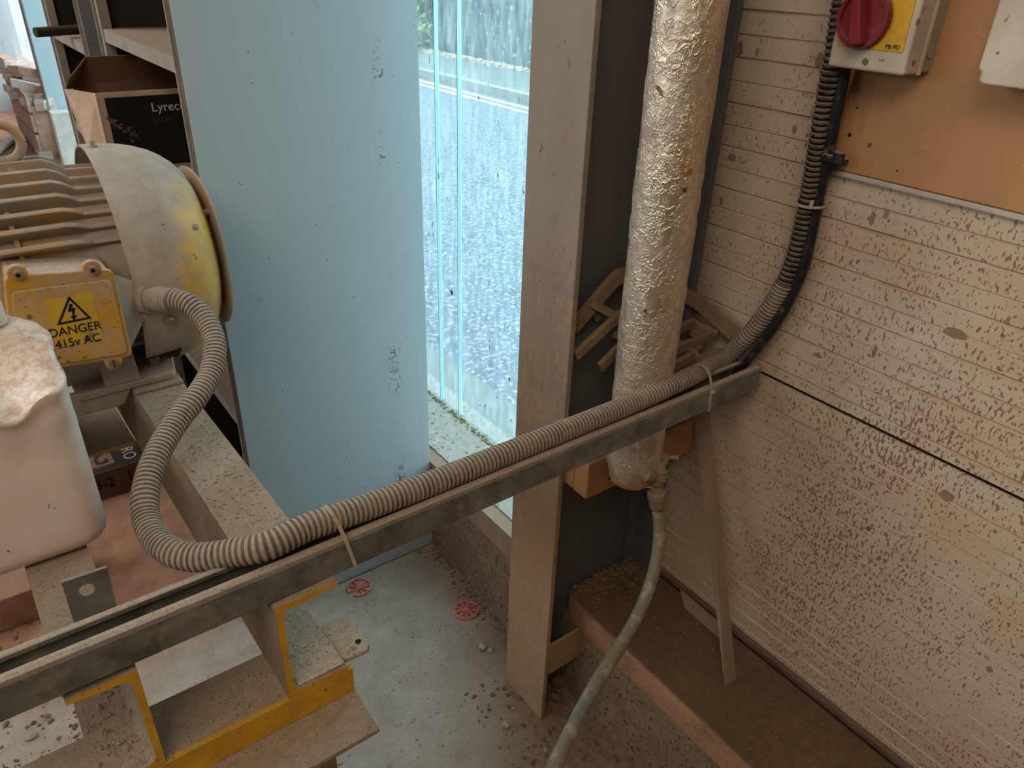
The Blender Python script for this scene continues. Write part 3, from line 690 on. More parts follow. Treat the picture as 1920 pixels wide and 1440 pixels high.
kb_ = MB(); kb_.rings([(kc, .0355), (kc + Vector((-.006, 0, 0)), .0365), (kc + Vector((-.010, 0, 0)), .035), (kc + Vector((-.010, 0, 0)), .0295), (kc + Vector((-.006, 0, 0)), .028)], 36)
kb_.build('knob_ring', M_red, iso, smooth=True)
hd = MB(); u = Vector((0, .22, .975)); s_ = Vector((0, .975, -.22))
hd.prism([kc + u * .031 + s_ * .006 + Vector((-.006, 0, 0)), kc + u * .031 - s_ * .006 + Vector((-.006, 0, 0)), kc - u * .031 - s_ * .009 + Vector((-.006, 0, 0)), kc - u * .031 + s_ * .009 + Vector((-.006, 0, 0))], (-.020, 0, 0))
hd.build('knob_handle', M_red, iso, bevel=.0025)
sb = thing('white_fuse_box', 'white plastic box with chamfered corner, cut by the right edge', 'box', (1.03, .3, 1.395))
by0, by1, bz0, bz1 = .10, .436, 1.392, 1.70
bp = [(by1, bz0 + .016), (by1 - .005, bz0 + .013), (by1 - .006, bz0 + .004), (by1 - .010, bz0), (by0, bz0), (by0, bz1), (by1, bz1)]
MB().prism([(1.0, y, z) for y, z in bp], (.028, 0, 0)).build('lid', M_cream, sb, bevel=.003, seg=3)
MB().box(1.0285, by0, bz0 + .014, 1.0578, by1 - .018, bz1).build('back_case', M_cream, sb, bevel=.002)
MB().cyl((1.018, by1 - .004, bz0 + .006), (1.032, by1 - .004, bz0 + .006), .0065, n=16).build('corner_lug', M_cream, sb)

# ================================================================== MACHINE FRAME
ZT = .900
fr = thing('machine_frame', 'yellow steel channel frame caked in dust carrying the motor', 'frame', (.1, .6, 0), rotz=.0)
YAW = .026
def fp(x, y, z): return Vector((x - YAW * (y - .6), y, z))
def channel(xw, xt, y0, y1, z0, z1, lip=True):
    # web at xw (outer face), flanges reach to xt
    s_ = 1 if xt > xw else -1; t = .0075; r = .008
    ci = [(xw, z0), (xt, z0), (xt, z0 + .006), (xw + s_ * (t + r), z0 + .0085), (xw + s_ * (t + r * .3), z0 + .0085 + r * .3), (xw + s_ * t, z0 + .0085 + r),
          (xw + s_ * t, z1 - .0085 - r), (xw + s_ * (t + r * .3), z1 - .0085 - r * .3), (xw + s_ * (t + r), z1 - .0085), (xt, z1 - .006), (xt, z1), (xw, z1)]
    mb = MB(); n = len(ci)
    mb.v = [fp(x, y0, z) for x, z in ci] + [fp(x, y1, z) for x, z in ci]
    for i in range(n): mb.f.append((i, (i + 1) % n, n + (i + 1) % n, n + i)); mb.mi.append(0)
    mb.f.append(tuple(range(n))); mb.mi.append(1); mb.f.append(tuple(range(n, 2 * n))); mb.mi.append(1)
    return mb
channel(.149, .2205, .594, 2.05, .757, ZT).build('channel_beam', [M_frame, M_cut], fr)
channel(.0145, -.0475, .594, 2.05, .757, ZT).build('channel_beam', [M_frame, M_cut], fr)
# front cross member: top flange back, yellow web, bottom flange forward
cm = MB()
cm.box(-.30, .594, .7168, .2275, .602, .7565, 1)
cm.box(-.30, .530, .709, .2275, .598, .7165, 0)
cm.box(-.30, .602, .7485, .2275 - .006, .676, .7565, 0)
cm.build('cross_beam', [M_frame, M_cut], fr, bevel=.0012)
lg = MB(); lg.prism([fp(.222, .612, .7475), fp(.256, .610, .7475), fp(.2615, .616, .7475), fp(.262, .668, .7475), fp(.256, .676, .7475), fp(.222, .678, .7475)], (0, 0, .008))
lg.build('mounting_lug', M_ledge, fr, bevel=.002)
c = fp(.2515, .627, .7556); MB().cyl(c, c + Vector((0, 0, .0006)), .0038, n=14).build('lug_hole', M_hole, fr)
MB().prism([fp(.1625, .598, .7655), fp(.2195, .598, .7655), fp(.2195, 1.3, .7655), fp(.1625, 1.3, .7655)], (0, 0, .0017)).build('flange_dust', M_ledge, fr)
MB().prism([fp(-.3, 1.255, .742), fp(.1485, 1.255, .742), fp(.1485, 1.47, .742), fp(-.3, 1.47, .742)], (0, 0, .007)).build('cross_plate', M_box_y, fr, bevel=.001)
for x, y in ((.175, .604), (-.02, .604), (-.02, 1.9)):
    MB().box(x - .022, y + .0, .0, x + .022, y + .044, .708 if y < 1 else .757).build('leg', M_frame, fr, bevel=.002)
# crumbs lying in and on the channels
def chn():
    y = .62 + 1.0 * random.random() ** 1.2; x = random.uniform(.153, .216); p = fp(x, y, ZT); return (p.x, p.y, ZT)
scatter('beam_grit', M_rubble, 1500, chn, .0005, .0030, ZT, '', fr)
def chl():
    y = .66 + .15 * random.random(); x = random.uniform(-.044, .012); p = fp(x, y, ZT); return (p.x, p.y, ZT)
scatter('beam_grit', M_rubble, 420, chl, .0005, .0019, ZT, '', fr)
scatter('cross_grit', M_rubble, 240, lambda: (random.uniform(.03, .14), random.uniform(.604, .673), .7565), .0006, .0034, 0, '', fr)
scatter('cross_grit', M_rubble, 120, lambda: (random.uniform(-.045, .008), random.uniform(.602, .72), .7655), .0008, .0036, 0, '', fr)
scatter('lug_grit', M_rubble, 14, lambda: (random.uniform(.232, .246), random.uniform(.618, .632), .7555), .001, .0025, 0, '', fr)

# ================================================================== CABLE TRAY (slotted channel)
tr = thing('strut_channel', 'long grey steel strut channel laid across the frame to the cladding', 'channel', (.4, .6, .9))
T1 = on(1428, 688, 0, 1.030)                 # front top lip at the right end
T0 = on(0, 1281, 2, .956)
tdir = (T1 - T0).normalized(); TL = (T1 - T0).length
back = Vector((-tdir.y, tdir.x, 0)).normalized(); upv = tdir.cross(back).normalized()
if upv.z < 0: upv = -upv
A0 = T0 - tdir * .10
def tray_prof(h, w=.041, t=.0028):
    r = .0060
    o_ = [(0, -h), (0, -r), (r * .3, -r * .3), (r, 0), (.0105, 0), (.0112, -.0010), (.0112, -.006), (.0090, -.006), (.0088, -t - .001), (t, -r), (t, -h + t),
          (w - t, -h + t), (w - t, -r), (w - .0088, -t - .001), (w - .0090, -.006), (w - .0112, -.006), (w - .0112, -.001), (w - .0105, 0), (w - r, 0), (w - r * .3, -r * .3), (w, -r), (w, -h)]
    return o_
def place(s_, q, h=0): 
    p = A0 + tdir * s_; return p + back * q[0] + upv * q[1]
H = .043
pf = tray_prof(H); n = len(pf); mb = MB(); Ls = [0, TL + .10]
mb.v = [place(s_, q) for s_ in Ls for q in pf]
mb.f = [(i, (i + 1) % n, n + (i + 1) % n, n + i) for i in range(n)] + [tuple(range(n)), tuple(range(n, 2 * n))]; mb.mi = [0] * len(mb.f)
mb.build('strut', M_galv, tr, bevel=.0006)
# slots in the floor of the strut
for k in range(3):
    c = place(.14 + k * .05 * 2, (.0205, -H + .0032)); MB().obox(c, tdir * .012, back * .006, upv * .0003).build('floor_slot', M_hole, tr)
MB().obox(place(TL + .1005, (.0205, -.02)), tdir * .002, back * .0207, upv * .021).build('end_cap', M_strip, tr, bevel=.001)

# angle bracket standing on the left beam behind the strut
br = thing('angle_bracket', 'small galvanised plate bracket with a round hole beside the jerrycan', 'bracket', (-.0, .70, ZT))
q = [on(140, 1172, 2, ZT + .001), on(222, 1147, 2, ZT + .001)]
q[1].y = q[0].y
qt = [on(115, 1093, 1, q[0].y), on(201, 1064, 1, q[0].y)]
outer = [q[0], q[1], qt[1], qt[0]]
ctr = on(163, 1106, 1, q[0].y)
inner = []
ux = Vector((1, 0, 0)); uz = Vector((0, 0, 1))
for k in range(20):
    a = 2 * PI * k / 20; inner.append(ctr + ux * .0072 * math.cos(a) + uz * .0072 * math.sin(a))
bmh = bmesh.new()
def annulus(off):
    vo = []; N_ = 20
    for k in range(N_):
        a = 2 * PI * k / N_; d = ux * math.cos(a) + uz * math.sin(a)
        # hit the quad border
        best = 1e9
        for i in range(4):
            p0, p1 = outer[i], outer[(i + 1) % 4]
            e1 = p1 - p0; 
            # solve ctr + d t = p0 + e1 s in the ux,uz basis
            ax, az = d.dot(ux), d.dot(uz); bx, bz = e1.dot(ux), e1.dot(uz); cx, cz = (p0 - ctr).dot(ux), (p0 - ctr).dot(uz)
            det = ax * (-bz) + bx * az
            if abs(det) < 1e-12: continue
            t = (cx * (-bz) + bx * cz) / det; s1_ = (ax * cz - az * cx) / det
            if t > 0 and -.001 <= s1_ <= 1.001: best = min(best, t)
        vo.append(ctr + d * best + off)
    return vo
# include the corners by snapping the nearest ray to each
off0 = Vector((0, 0, 0)); off1 = Vector((0, .004, 0))
o0 = annulus(off0); o1 = annulus(off1)
for cn in outer:
    j = min(range(20), key=lambda i: (o0[i] - cn).length); o0[j] = cn.copy(); o1[j] = cn + off1
i0 = [p + off0 for p in inner]; i1 = [p + off1 for p in inner]
mb = MB(); mb.v = o0 + i0 + o1 + i1
for k in range(20):
    l = (k + 1) % 20
    mb.f += [(k, l, 20 + l, 20 + k), (40 + k, 60 + k, 60 + l, 40 + l), (k, 40 + k, 40 + l, l), (20 + k, 20 + l, 60 + l, 60 + k)]; mb.mi += [0] * 4
mb.build('upright_plate', dusty('clean_galvanised', (.20, .215, .205), (.36, .3, .25), side=.25, top=.8, rough=.45, metal=.6, sc=20, bump=.1), br)
MB().box(q[0].x, q[0].y - .045, ZT, q[1].x, q[0].y, ZT + .003).build('foot_plate', M_galv, br)

# ================================================================== CONDUIT
CP = [ad(296, 561, 1.212), ad(322, 560, 1.20), ad(352, 570, 1.185), ad(380, 594, 1.17), ad(399, 628, 1.15), ad(403, 662, 1.13), ad(393, 703, 1.105), ad(368, 745, 1.075),
      ad(336, 785, 1.05), ad(306, 830, 1.02), ad(283, 880, .99), ad(272, 930, .965), ad(275, 975, .945), ad(293, 1012, .915), ad(325, 1036, .885), ad(370, 1045, .866),
      ad(430, 1038, .850), ad(500, 1024, .838)]
def tray_pt(px, lift):
    # point of the strut's line whose picture column is px, lifted above the lips
    lo, hi = 0, TL + .1
    for _ in range(40):
        m_ = (lo + hi) / 2; p = place(m_, (.0205, 0)); c = RW.transposed() @ (p - CAM)
        if 960 + F * c.x / c.z < px: lo = m_
        else: hi = m_
    return place(lo, (.0205, lift))
R_C = .0155
CP += [tray_pt(px, l) for px, l in ((575, .019), (650, .0165), (760, .013), (900, .0125), (1050, .0125), (1180, .0135), (1280, .020))]
CP += [on(1352, 677, 0, 1.008), on(1400, 632, 0, 1.020), on(1440, 582, 0, 1.028), on(1473, 525, 0, 1.034), on(1494, 465, 0, 1.038), on(1509, 400, 0, 1.040), on(1523, 330, 0, 1.036), on(1536, 255, 0, 1.026), on(1549, 180, 0, 1.020), on(1561, 118, 0, 1.014), on(1572, 50, 0, 1.014), on(1582, -15, 0, 1.014), on(1600, -110, 0, 1.014)]
full = resample(catmull(CP, 14), .00105)
cd = thing('corrugated_conduit', 'dusty corrugated conduit looping from the motor box and along the strut up to the isolator', 'conduit', tuple(full[0]))
# split where the dust-grey run turns to the black run on the wall
def nearest(px, py):
    best = None
    for i, p in enumerate(full):
        c = RW.transposed() @ (p - CAM); e_ = (960 + F * c.x / c.z - px) ** 2 + (720 + F * c.y / c.z - py) ** 2
        if best is None or e_ < best[0]: best = (e_, i)
    return best[1]
isp = nearest(1470, 530); isp -= isp % 6
prof6 = [.99, 1.0, 1.0, .985, .895, .90]; mi6 = [0, 0, 0, 1, 1, 1]
MB().tube(full[:isp + 1], lambda i: R_C * prof6[i % 6], 20, lambda i: mi6[i % 6]).build('conduit_lower', [M_cond, M_condd], cd, smooth=70)
MB().tube(full[isp:], lambda i: .0138 * (1.0 if (i % 8) < 4 else .86), 18, lambda i: 0 if (i % 8) in (0, 1, 2, 3) else 1).build('conduit_upper', [M_blk, M_blkd], cd, smooth=40)['label'] = 'black ribbed run going up the wall'
d0 = (full[30] - full[0]).normalized()
gl_ = MB(); p0 = full[0]
gl_.rings([(p0 - d0 * .016, .0155), (p0 - d0 * .004, .0165), (p0 - d0 * .0035, .0185), (p0 + d0 * .012, .0185), (p0 + d0 * .0122, .0172), (p0 + d0 * .020, .0172)], 22)
gl_.build('conduit_gland', M_cond, cd, smooth=True)
# smooth black cable beside it
KP = [on(1335, 738, 0, 1.0), on(1362, 712, 0, 1.006), on(1405, 668, 0, 1.022), on(1446, 618, 0, 1.032), on(1480, 560, 0, 1.040), on(1506, 500, 0, 1.044), on(1522, 430, 0, 1.046), on(1537, 355, 0, 1.046), on(1552, 290, 0, 1.036), on(1566, 215, 0, 1.028), on(1582, 135, 0, 1.028), on(1592, 85, 0, 1.030)]
tag(MB().tube(resample(catmull(KP, 10), .008), .0092, 16).build('black_cable', M_cable, smooth=True), 'smooth black cable running up the wall beside the ribbed conduit', 'cable')
sd = thing('cable_saddle', 'black plastic cable saddle holding the cable to the orange board edge', 'clip', tuple(on(1560, 298, 0, 1.04)))
c = on(1562, 297, 0, 1.036)
MB().obox(c, (.011, 0, 0), (0, .019, .003), (0, -.001, .0055)).build('saddle_body', M_cable, sd, bevel=.002)
c2 = on(1572, 297, 0, 1.024); MB().obox(c2, (.004, 0, 0), (0, .008, .0), (0, 0, .009)).build('saddle_hook', M_cable, sd, bevel=.002)
def tie(name, label, c, d, r, ru, knot):
    t = thing(name, label, 'cable tie', tuple(c)); d = Vector(d).normalized(); u = d.orthogonal().normalized()
    u = (Vector((-1, -1, 1)) - d * Vector((-1, -1, 1)).dot(d)).normalized(); w = d.cross(u)
    P_ = [Vector(c) + u * r * math.cos(2 * PI * k / 28) + w * ru * math.sin(2 * PI * k / 28) for k in range(28)]
    mb = MB()
    for k in range(28):
        a, b_ = P_[k], P_[(k + 1) % 28]; tt = (b_ - a).normalized(); nn_ = tt.cross(d)
        mb.obox((a + b_) / 2, (b_ - a) * .56, d * .0019, nn_ * .0007)
    mb.build('tie_strap', M_tie, t)
    MB().obox(knot, d * .0035, Vector((0, .003, 0)), Vector((.001, 0, .0035))).build('tie_head', M_tie, t, bevel=.0008)
def tietray(label, px, lean, head_px):
    lo, hi = 0, TL + .1
    for _ in range(40):
        m_ = (lo + hi) / 2; p = place(m_, (0, 0)); c_ = RW.transposed() @ (p - CAM)
        if 960 + F * c_.x / c_.z < px: lo = m_
        else: hi = m_
    t = thing('cable_tie', label, 'cable tie', tuple(place(lo, (.02, 0))))
    outl = [(-.0012, -H - .001), (-.0012, -.002), (.0015, .012), (.0055, .024), (.012, .0305), (.0205, .0330), (.030, .0305), (.038, .022), (.042, .010), (.0425, -.002), (.0425, -H - .001)]
    mb = MB(); pts2 = [place(lo + lean * (q_[1] + .02), q_) for q_ in outl]
    for k in range(len(pts2)):
        a, b_ = pts2[k], pts2[(k + 1) % len(pts2)]; tt = (b_ - a).normalized(); nn_ = tt.cross(tdir)
        mb.obox((a + b_) / 2, (b_ - a) * .53, tdir * .0022, nn_ * .0008)
    mb.build('tie_strap', M_tie, t)
    if head_px: MB().obox(place(lo, (-.0035, -.006)), tdir * .0035, back * .003, upv * .003).build('tie_head', M_tie, t, bevel=.0008)
tietray('pale cable tie round conduit and strut above the coral discs', 655, -.25, False)
tietray('pale cable tie with knotted head at the wall end of the strut', 1335, -.15, True)
iu = nearest(1519, 383); dd = (full[iu + 10] - full[iu - 10]).normalized()
tie('cable_tie', 'beige cable tie binding black conduit and cable on the wall', (full[iu] + on(1529, 383, 0, 1.044)) / 2, dd, .0185, .0215, on(1521, 384, 0, 1.012))

# ================================================================== MOTOR
MX, MY, MZ = .05, 1.30, 1.06
mt = thing('electric_motor', 'yellow electric motor under thick dust, ribbed body and domed fan cowl', 'motor', (MX, MY, ZT))
def xr(a, x, r): return Vector((x, MY - r * math.cos(a), MZ + r * math.sin(a)))
# body core
MB().rings([(Vector((-.36, MY, MZ)), .135), (Vector((-.34, MY, MZ)), .142), (Vector((.19, MY, MZ)), .142), (Vector((.20, MY, MZ)), .12)], 48).build('stator_body', M_motor, mt, smooth=True)
# fins
for deg in (30, 38.5, 46.5, 55, 64, 74, 86.7, 99, 111, 123, -30, -42, 140, 155):
    a = math.radians(deg); mb = MB(); tw = .0035
    tn = Vector((0, math.sin(a), math.cos(a)))
    prof = [(-.36, .135), (-.36, .170), (.108, .170), (.122, .164), (.135, .153), (.19, .150), (.19, .135)]
    pl_ = [xr(a, x, r) for x, r in prof]
    mb.prism([p - tn * tw for p in pl_], tn * tw * 2); mb.build('cooling_fin', M_motor, mt, bevel=.0015)
# raised casting line across fins
mb = MB()
for deg in range(24, 130, 4):
    a = math.radians(deg); mb.obox(xr(a, .045, .141), (.003, 0, 0), Vector((0, math.sin(a), math.cos(a))) * .007, Vector((0, -math.cos(a), math.sin(a))) * .009)
mb.build('casting_rib', M_motor, mt)
# fan cowl (domed)
prof = [(.166, .176), (.166, .1795), (.170, .180), (.190, .1795), (.192, .1785), (.205, .1780), (.222, .1755), (.240, .1710), (.257, .1645), (.272, .1560), (.286, .1445), (.297, .131), (.304, .116), (.307, .10), (.3075, .05), (.3075, .0)]
seg = 72; mb = MB()
cut = lambda k: False
for x, r in prof:
    for k in range(seg):
        mb.v.append(xr(2 * PI * k / seg, x, max(r, .001)))
for i in range(len(prof) - 1):
    for k in range(seg):
        a = 2 * PI * (k + .5) / seg
        dg = math.degrees(a) % 360
        # cable notch in the lower rim facing the foot
        if 286 < dg < 318 and i < 6: continue
        mb.f.append((i * seg + k, i * seg + (k + 1) % seg, (i + 1) * seg + (k + 1) % seg, (i + 1) * seg + k)); mb.mi.append(0)
ck = mb.build('fan_cowl', M_cowl, mt, smooth=60)
sol = ck.modifiers.new('thick', 'SOLIDIFY'); sol.thickness = .0022; sol.offset = -1
# rear guard plate
mb = MB(); pl2 = []
for k in range(64):
    a = 2 * PI * k / 64; r = .134 * (1 + .03 * math.cos(4 * a)); pl2.append(xr(a + PI / 4, .312, r))
mb.prism(pl2, (.003, 0, 0)); mb.build('rear_guard', M_motor, mt, bevel=.001)
for deg in (45, 135, 225, 315):
    a = math.radians(deg); MB().cyl(xr(a, .298, .11), xr(a, .3125, .11), .006, n=10).build('guard_spacer', M_galv, mt)
def bolt(name, c, ax, r, h, mat, wash=True, parent=None, n=6):
    mb = MB(); ax = Vector(ax).normalized(); c = Vector(c)
    if wash: mb.cyl(c, c + ax * .0015, r * 1.5, n=18)
    mb.cyl(c + ax * .0012, c + ax * h, r, n=n); return mb.build(name, mat, parent or mt)
bolt('cowl_bolt', xr(math.radians(88), .180, .180), (0, 0, 1), .0042, .009, M_motor)
c = xr(math.radians(-15), .205, .1785); bolt('cowl_bolt', c, (0, -1, -.26), .0062, .010, M_brass, n=14)
bolt('cowl_bolt', xr(math.radians(28), .27, .172), (.3, -1, .5), .0035, .006, M_motor)
# feet
FZ = ZT
mb = MB()
mb.prism([(.060, 1.146, FZ + .006), (.196, 1.146, FZ + .006), (.203, 1.155, FZ + .006), (.203, 1.225, FZ + .006), (.06, 1.225, FZ + .006)], (0, 0, .012))
mb.prism([(.022, 1.150, FZ - .02), (.12, 1.150, FZ - .02), (.135, 1.150, FZ + .006), (.135, 1.150, FZ + .018), (.022, 1.150, FZ + .018)], (0, .012, 0))
mb.prism([(.10, 1.1475, FZ + .018), (.15, 1.1475, FZ + .018), (.15, 1.19, FZ + .11), (.10, 1.19, FZ + .11)], (0, .05, 0))
mb.build('motor_foot', M_motor, mt, bevel=.003)
mb = MB(); mb.prism([(-.30, 1.375, FZ + .006), (.203, 1.375, FZ + .006), (.203, 1.45, FZ + .006), (-.30, 1.45, FZ + .006)], (0, 0, .012)); mb.box(-.28, 1.38, FZ + .018, .15, 1.42, FZ + .08)
mb.build('motor_foot', M_motor, mt, bevel=.003)
mb = MB(); mb.prism([(.135, 1.132, FZ), (.207, 1.132, FZ), (.207, 1.235, FZ), (.135, 1.235, FZ)], (0, 0, .0058)); mb.build('packing_plate', M_frame, mt, bevel=.002)
bolt('foot_bolt', (.180, 1.190, FZ + .018), (0, 0, 1), .0085, .013, M_brass)
# side cast cheek under terminal box
MB().prism([(-.05, 1.14, .975), (.135, 1.14, .975), (.150, 1.18, .93), (.150, 1.18, .918), (-.05, 1.18, .918)], (0, .03, 0)).build('foot_web', M_motor, mt, bevel=.003)
# eyebolt
eb = MB(); ec = on(0, 268, 1, 1.30); n1_ = 28
pts3 = [ec + Vector((math.cos(2 * PI * k / n1_), 0, math.sin(2 * PI * k / n1_))) * .0255 for k in range(n1_ + 1)]
eb.tube(pts3, .0068, 12, cap=False); zb = MZ + .15
eb.cyl((ec.x + .004, 1.30, zb), (ec.x + .004, 1.30, ec.z - .026), .016, .012, n=18); eb.build('lifting_eye', M_motor, mt, smooth=True)

# terminal box
TB = thing  # alias
LY = 1.085
def L(px, py, y=LY): return on(px, py, 1, y)
def rquad(c4, rad, n=5):
    out = []
    for i_ in range(4):
        p, a, b_ = c4[i_], c4[i_ - 1], c4[(i_ + 1) % 4]; ea = p + (a - p).normalized() * rad; eb_ = p + (b_ - p).normalized() * rad
        for k in range(n):
            t = k / (n - 1); out.append(ea * (1 - t) ** 2 + p * 2 * t * (1 - t) + eb_ * t * t)
    return out
rq = rquad([L(8, 518), L(212, 505), L(250, 668), L(22, 704)], .010)
MB().prism(rq, (0, .009, 0)).build('terminal_lid', M_box_y, mt, bevel=.002, seg=2)
for (px, py) in ((33, 514), (173, 505), (213, 679)):
    c_ = L(px, py, LY - .0005); MB().cyl(c_, c_ + Vector((0, .0095, 0)), .0115, n=24).build('lid_ear', M_box_y, mt, bevel=.0015)
tb2 = MB(); tb2.prism(rquad([L(20, 548, LY - .004), L(209, 524, LY - .004), L(241, 664, LY - .004), L(42, 694, LY - .004)], .009), (0, .0038, 0)); tb2.build('lid_panel', M_box_y, mt, bevel=.002, seg=2)
bx = MB(); p1, p2, p3, p4 = [v + Vector((0, .0095, 0)) for v in (L(14, 525), L(208, 512), L(240, 664), L(20, 690))]
bx.prism([p1, p2, p3, p4], (0, .085, 0)); bx.build('terminal_case', M_box_y, mt, bevel=.004)
for (px, py, rr_) in ((33, 514, .0058), (173, 505, .0060)):
    c = L(px, py, LY - .001); mb = MB(); mb.cyl(c, c + Vector((0, -.006, 0)), .0056, n=20); mb.build('lid_screw', M_brass, mt); MB().cyl(c + Vector((0, -.0062, 0)), c + Vector((0, -.0058, 0)), .0028, n=12).build('screw_socket', M_hole, bpy.data.objects[mt.children[-1].name] if False else mt)
c = L(213, 681, LY - .001); MB().cyl(c, c + Vector((0, -.003, 0)), .0062, n=20).build('lid_screw', M_brass, mt)
MB().obox(c + Vector((0, -.0032, 0)), (.0006, 0, 0), (0, .0004, 0), (0, 0, .0058)).build('screw_slot', M_hole, mt)
# gland cone on the right side of the case
gp = full[0] - d0 * .016
mb = MB(); ring0 = [L(213, 514, LY + .012), L(246, 652, LY + .012), L(246, 652, LY + .08), L(213, 514, LY + .08)]
c0 = sum(ring0, Vector()) / 4; nseg = 24; ra, rb_ = [], []
d_ = d0; uu = (Vector((0, 0, 1)) - d_ * d_.z).normalized(); ww = d_.cross(uu)
for k in range(nseg):
    a = 2 * PI * k / nseg; ca, sa = math.cos(a), math.sin(a)
    mcs = max(abs(ca), abs(sa)); q_ = (ca / mcs, sa / mcs)
    # square outline on the case side
    top_ = ring0[0].lerp(ring0[3], (1 + q_[1]) / 2); bot = ring0[1].lerp(ring0[2], (1 + q_[1]) / 2)
    ra.append(bot.lerp(top_, (1 + q_[0]) / 2)); rb_.append(gp - d_ * .008 + (uu * ca - ww * sa * -1) * .021)
mb.v = ra + rb_ + [p + d_ * .010 for p in rb_]
for j in range(2):
    for k in range(nseg): mb.f.append((j * nseg + k, j * nseg + (k + 1) % nseg, (j + 1) * nseg + (k + 1) % nseg, (j + 1) * nseg + k)); mb.mi.append(0)
mb.f.append(tuple(range(2 * nseg, 3 * nseg))); mb.mi.append(0)
mb.build('gland_cone', M_motor, mt, smooth=50)
# danger sticker
SY = LY - .0046
sk = MB(); sk.prism([L(82, 563, SY), L(174, 547, SY), L(193, 634, SY), L(108, 655, SY)], (0, .0004, 0)); 
M_stick = dusty('sticker_yellow', (.64, .42, .03), (.42, .34, .22), side=.25, top=.1, rough=.4, sc=40, speck=(.25, .18, .05), sp_n=.66, sp_s=80, bump=.03)
sko = sk.build('danger_sticker', M_stick, mt)
tri_o = [L(129, 555, SY - .0006), L(172, 597, SY - .0006), L(107, 610, SY - .0006)]
tc_ = sum(tri_o, Vector()) / 3
mb = MB()
for i in range(3):
    a, b_ = tri_o[i], tri_o[(i + 1) % 3]; a2, b2_ = tc_ + (a - tc_) * .78, tc_ + (b_ - tc_) * .78
    mb.prism([a, b_, b2_, a2], (0, .0004, 0))
def LL(px, py): return L(px, py, SY - .0006)
mb.prism([LL(130, 570), LL(137, 570), LL(134, 577), LL(141, 577), LL(139, 592), LL(136, 592), LL(135, 583), LL(127, 586)], (0, .0004, 0))
mb.prism([LL(132, 593), LL(145, 591), LL(139, 601)], (0, .0004, 0))
mb.build('warning_symbol', M_black, mt)
rt = (L(183, 607, SY) - L(100, 622, SY)).normalized(); upx = Vector((0, -1, 0)).cross(rt) * -1
if upx.z < 0: upx = -upx
text('sticker_lettering', 'DANGER', M_black, mt, L(141, 618, SY - .0006), rt, upx, .0172, squash=.92)
text('sticker_lettering', '415v AC', M_black, mt, L(147, 640, SY - .0006), rt, upx, .0172, squash=.90)

# ================================================================== JERRYCAN
jc = MB(); yF, yB, xR, xL = .792, .925, .037, -.26
def rr(x0, y0, x1, y1, r, n=7):
    out = []
    for (cx, cy, a0_) in ((x1 - r, y0 + r, -PI / 2), (x1 - r, y1 - r, 0), (x0 + r, y1 - r, PI / 2), (x0 + r, y0 + r, PI)):
        for k in range(n): 
            a = a0_ + PI / 2 * k / (n - 1); out.append((cx + r * math.cos(a), cy + r * math.sin(a)))
    return out
lev = []
for i in range(64):
    t = i / 63; z_ = .9005 + .215 * t
    ins = .0
    if z_ < .925: q_ = (z_ - .9005) / .0245; ins = .024 * (1 - math.sqrt(max(0, 1 - (1 - q_) ** 2)))
    lev.append((z_, ins, 0))
rows = []
for z_, ins, _ in lev:
    pr = rr(xL + ins, yF + ins, xR - ins, yB - ins, .026 if ins < .02 else .012)
    # densify
    de = []
    for k in range(len(pr)):
        a, b_ = pr[k], pr[(k + 1) % len(pr)]; d = math.hypot(b_[0] - a[0], b_[1] - a[1]); m_ = max(1, int(d / .012))
        for j in range(m_): de.append((a[0] + (b_[0] - a[0]) * j / m_, a[1] + (b_[1] - a[1]) * j / m_))
    rows.append([(x, y, z_) for x, y in de])
cnt = min(len(r) for r in rows); 
def resamp_ring(r, n):
    L_ = [0]
    for i in range(len(r)): L_.append(L_[-1] + (Vector(r[(i + 1) % len(r)]) - Vector(r[i])).length)
    out = []; j = 0
    for k in range(n):
        s1 = L_[-1] * k / n
        while L_[j + 1] < s1: j += 1
        t = (s1 - L_[j]) / max(1e-9, L_[j + 1] - L_[j]); out.append(Vector(r[j % len(r)]).lerp(Vector(r[(j + 1) % len(r)]), t))
    return out
NJ = 110; rows = [resamp_ring(r, NJ) for r in rows]
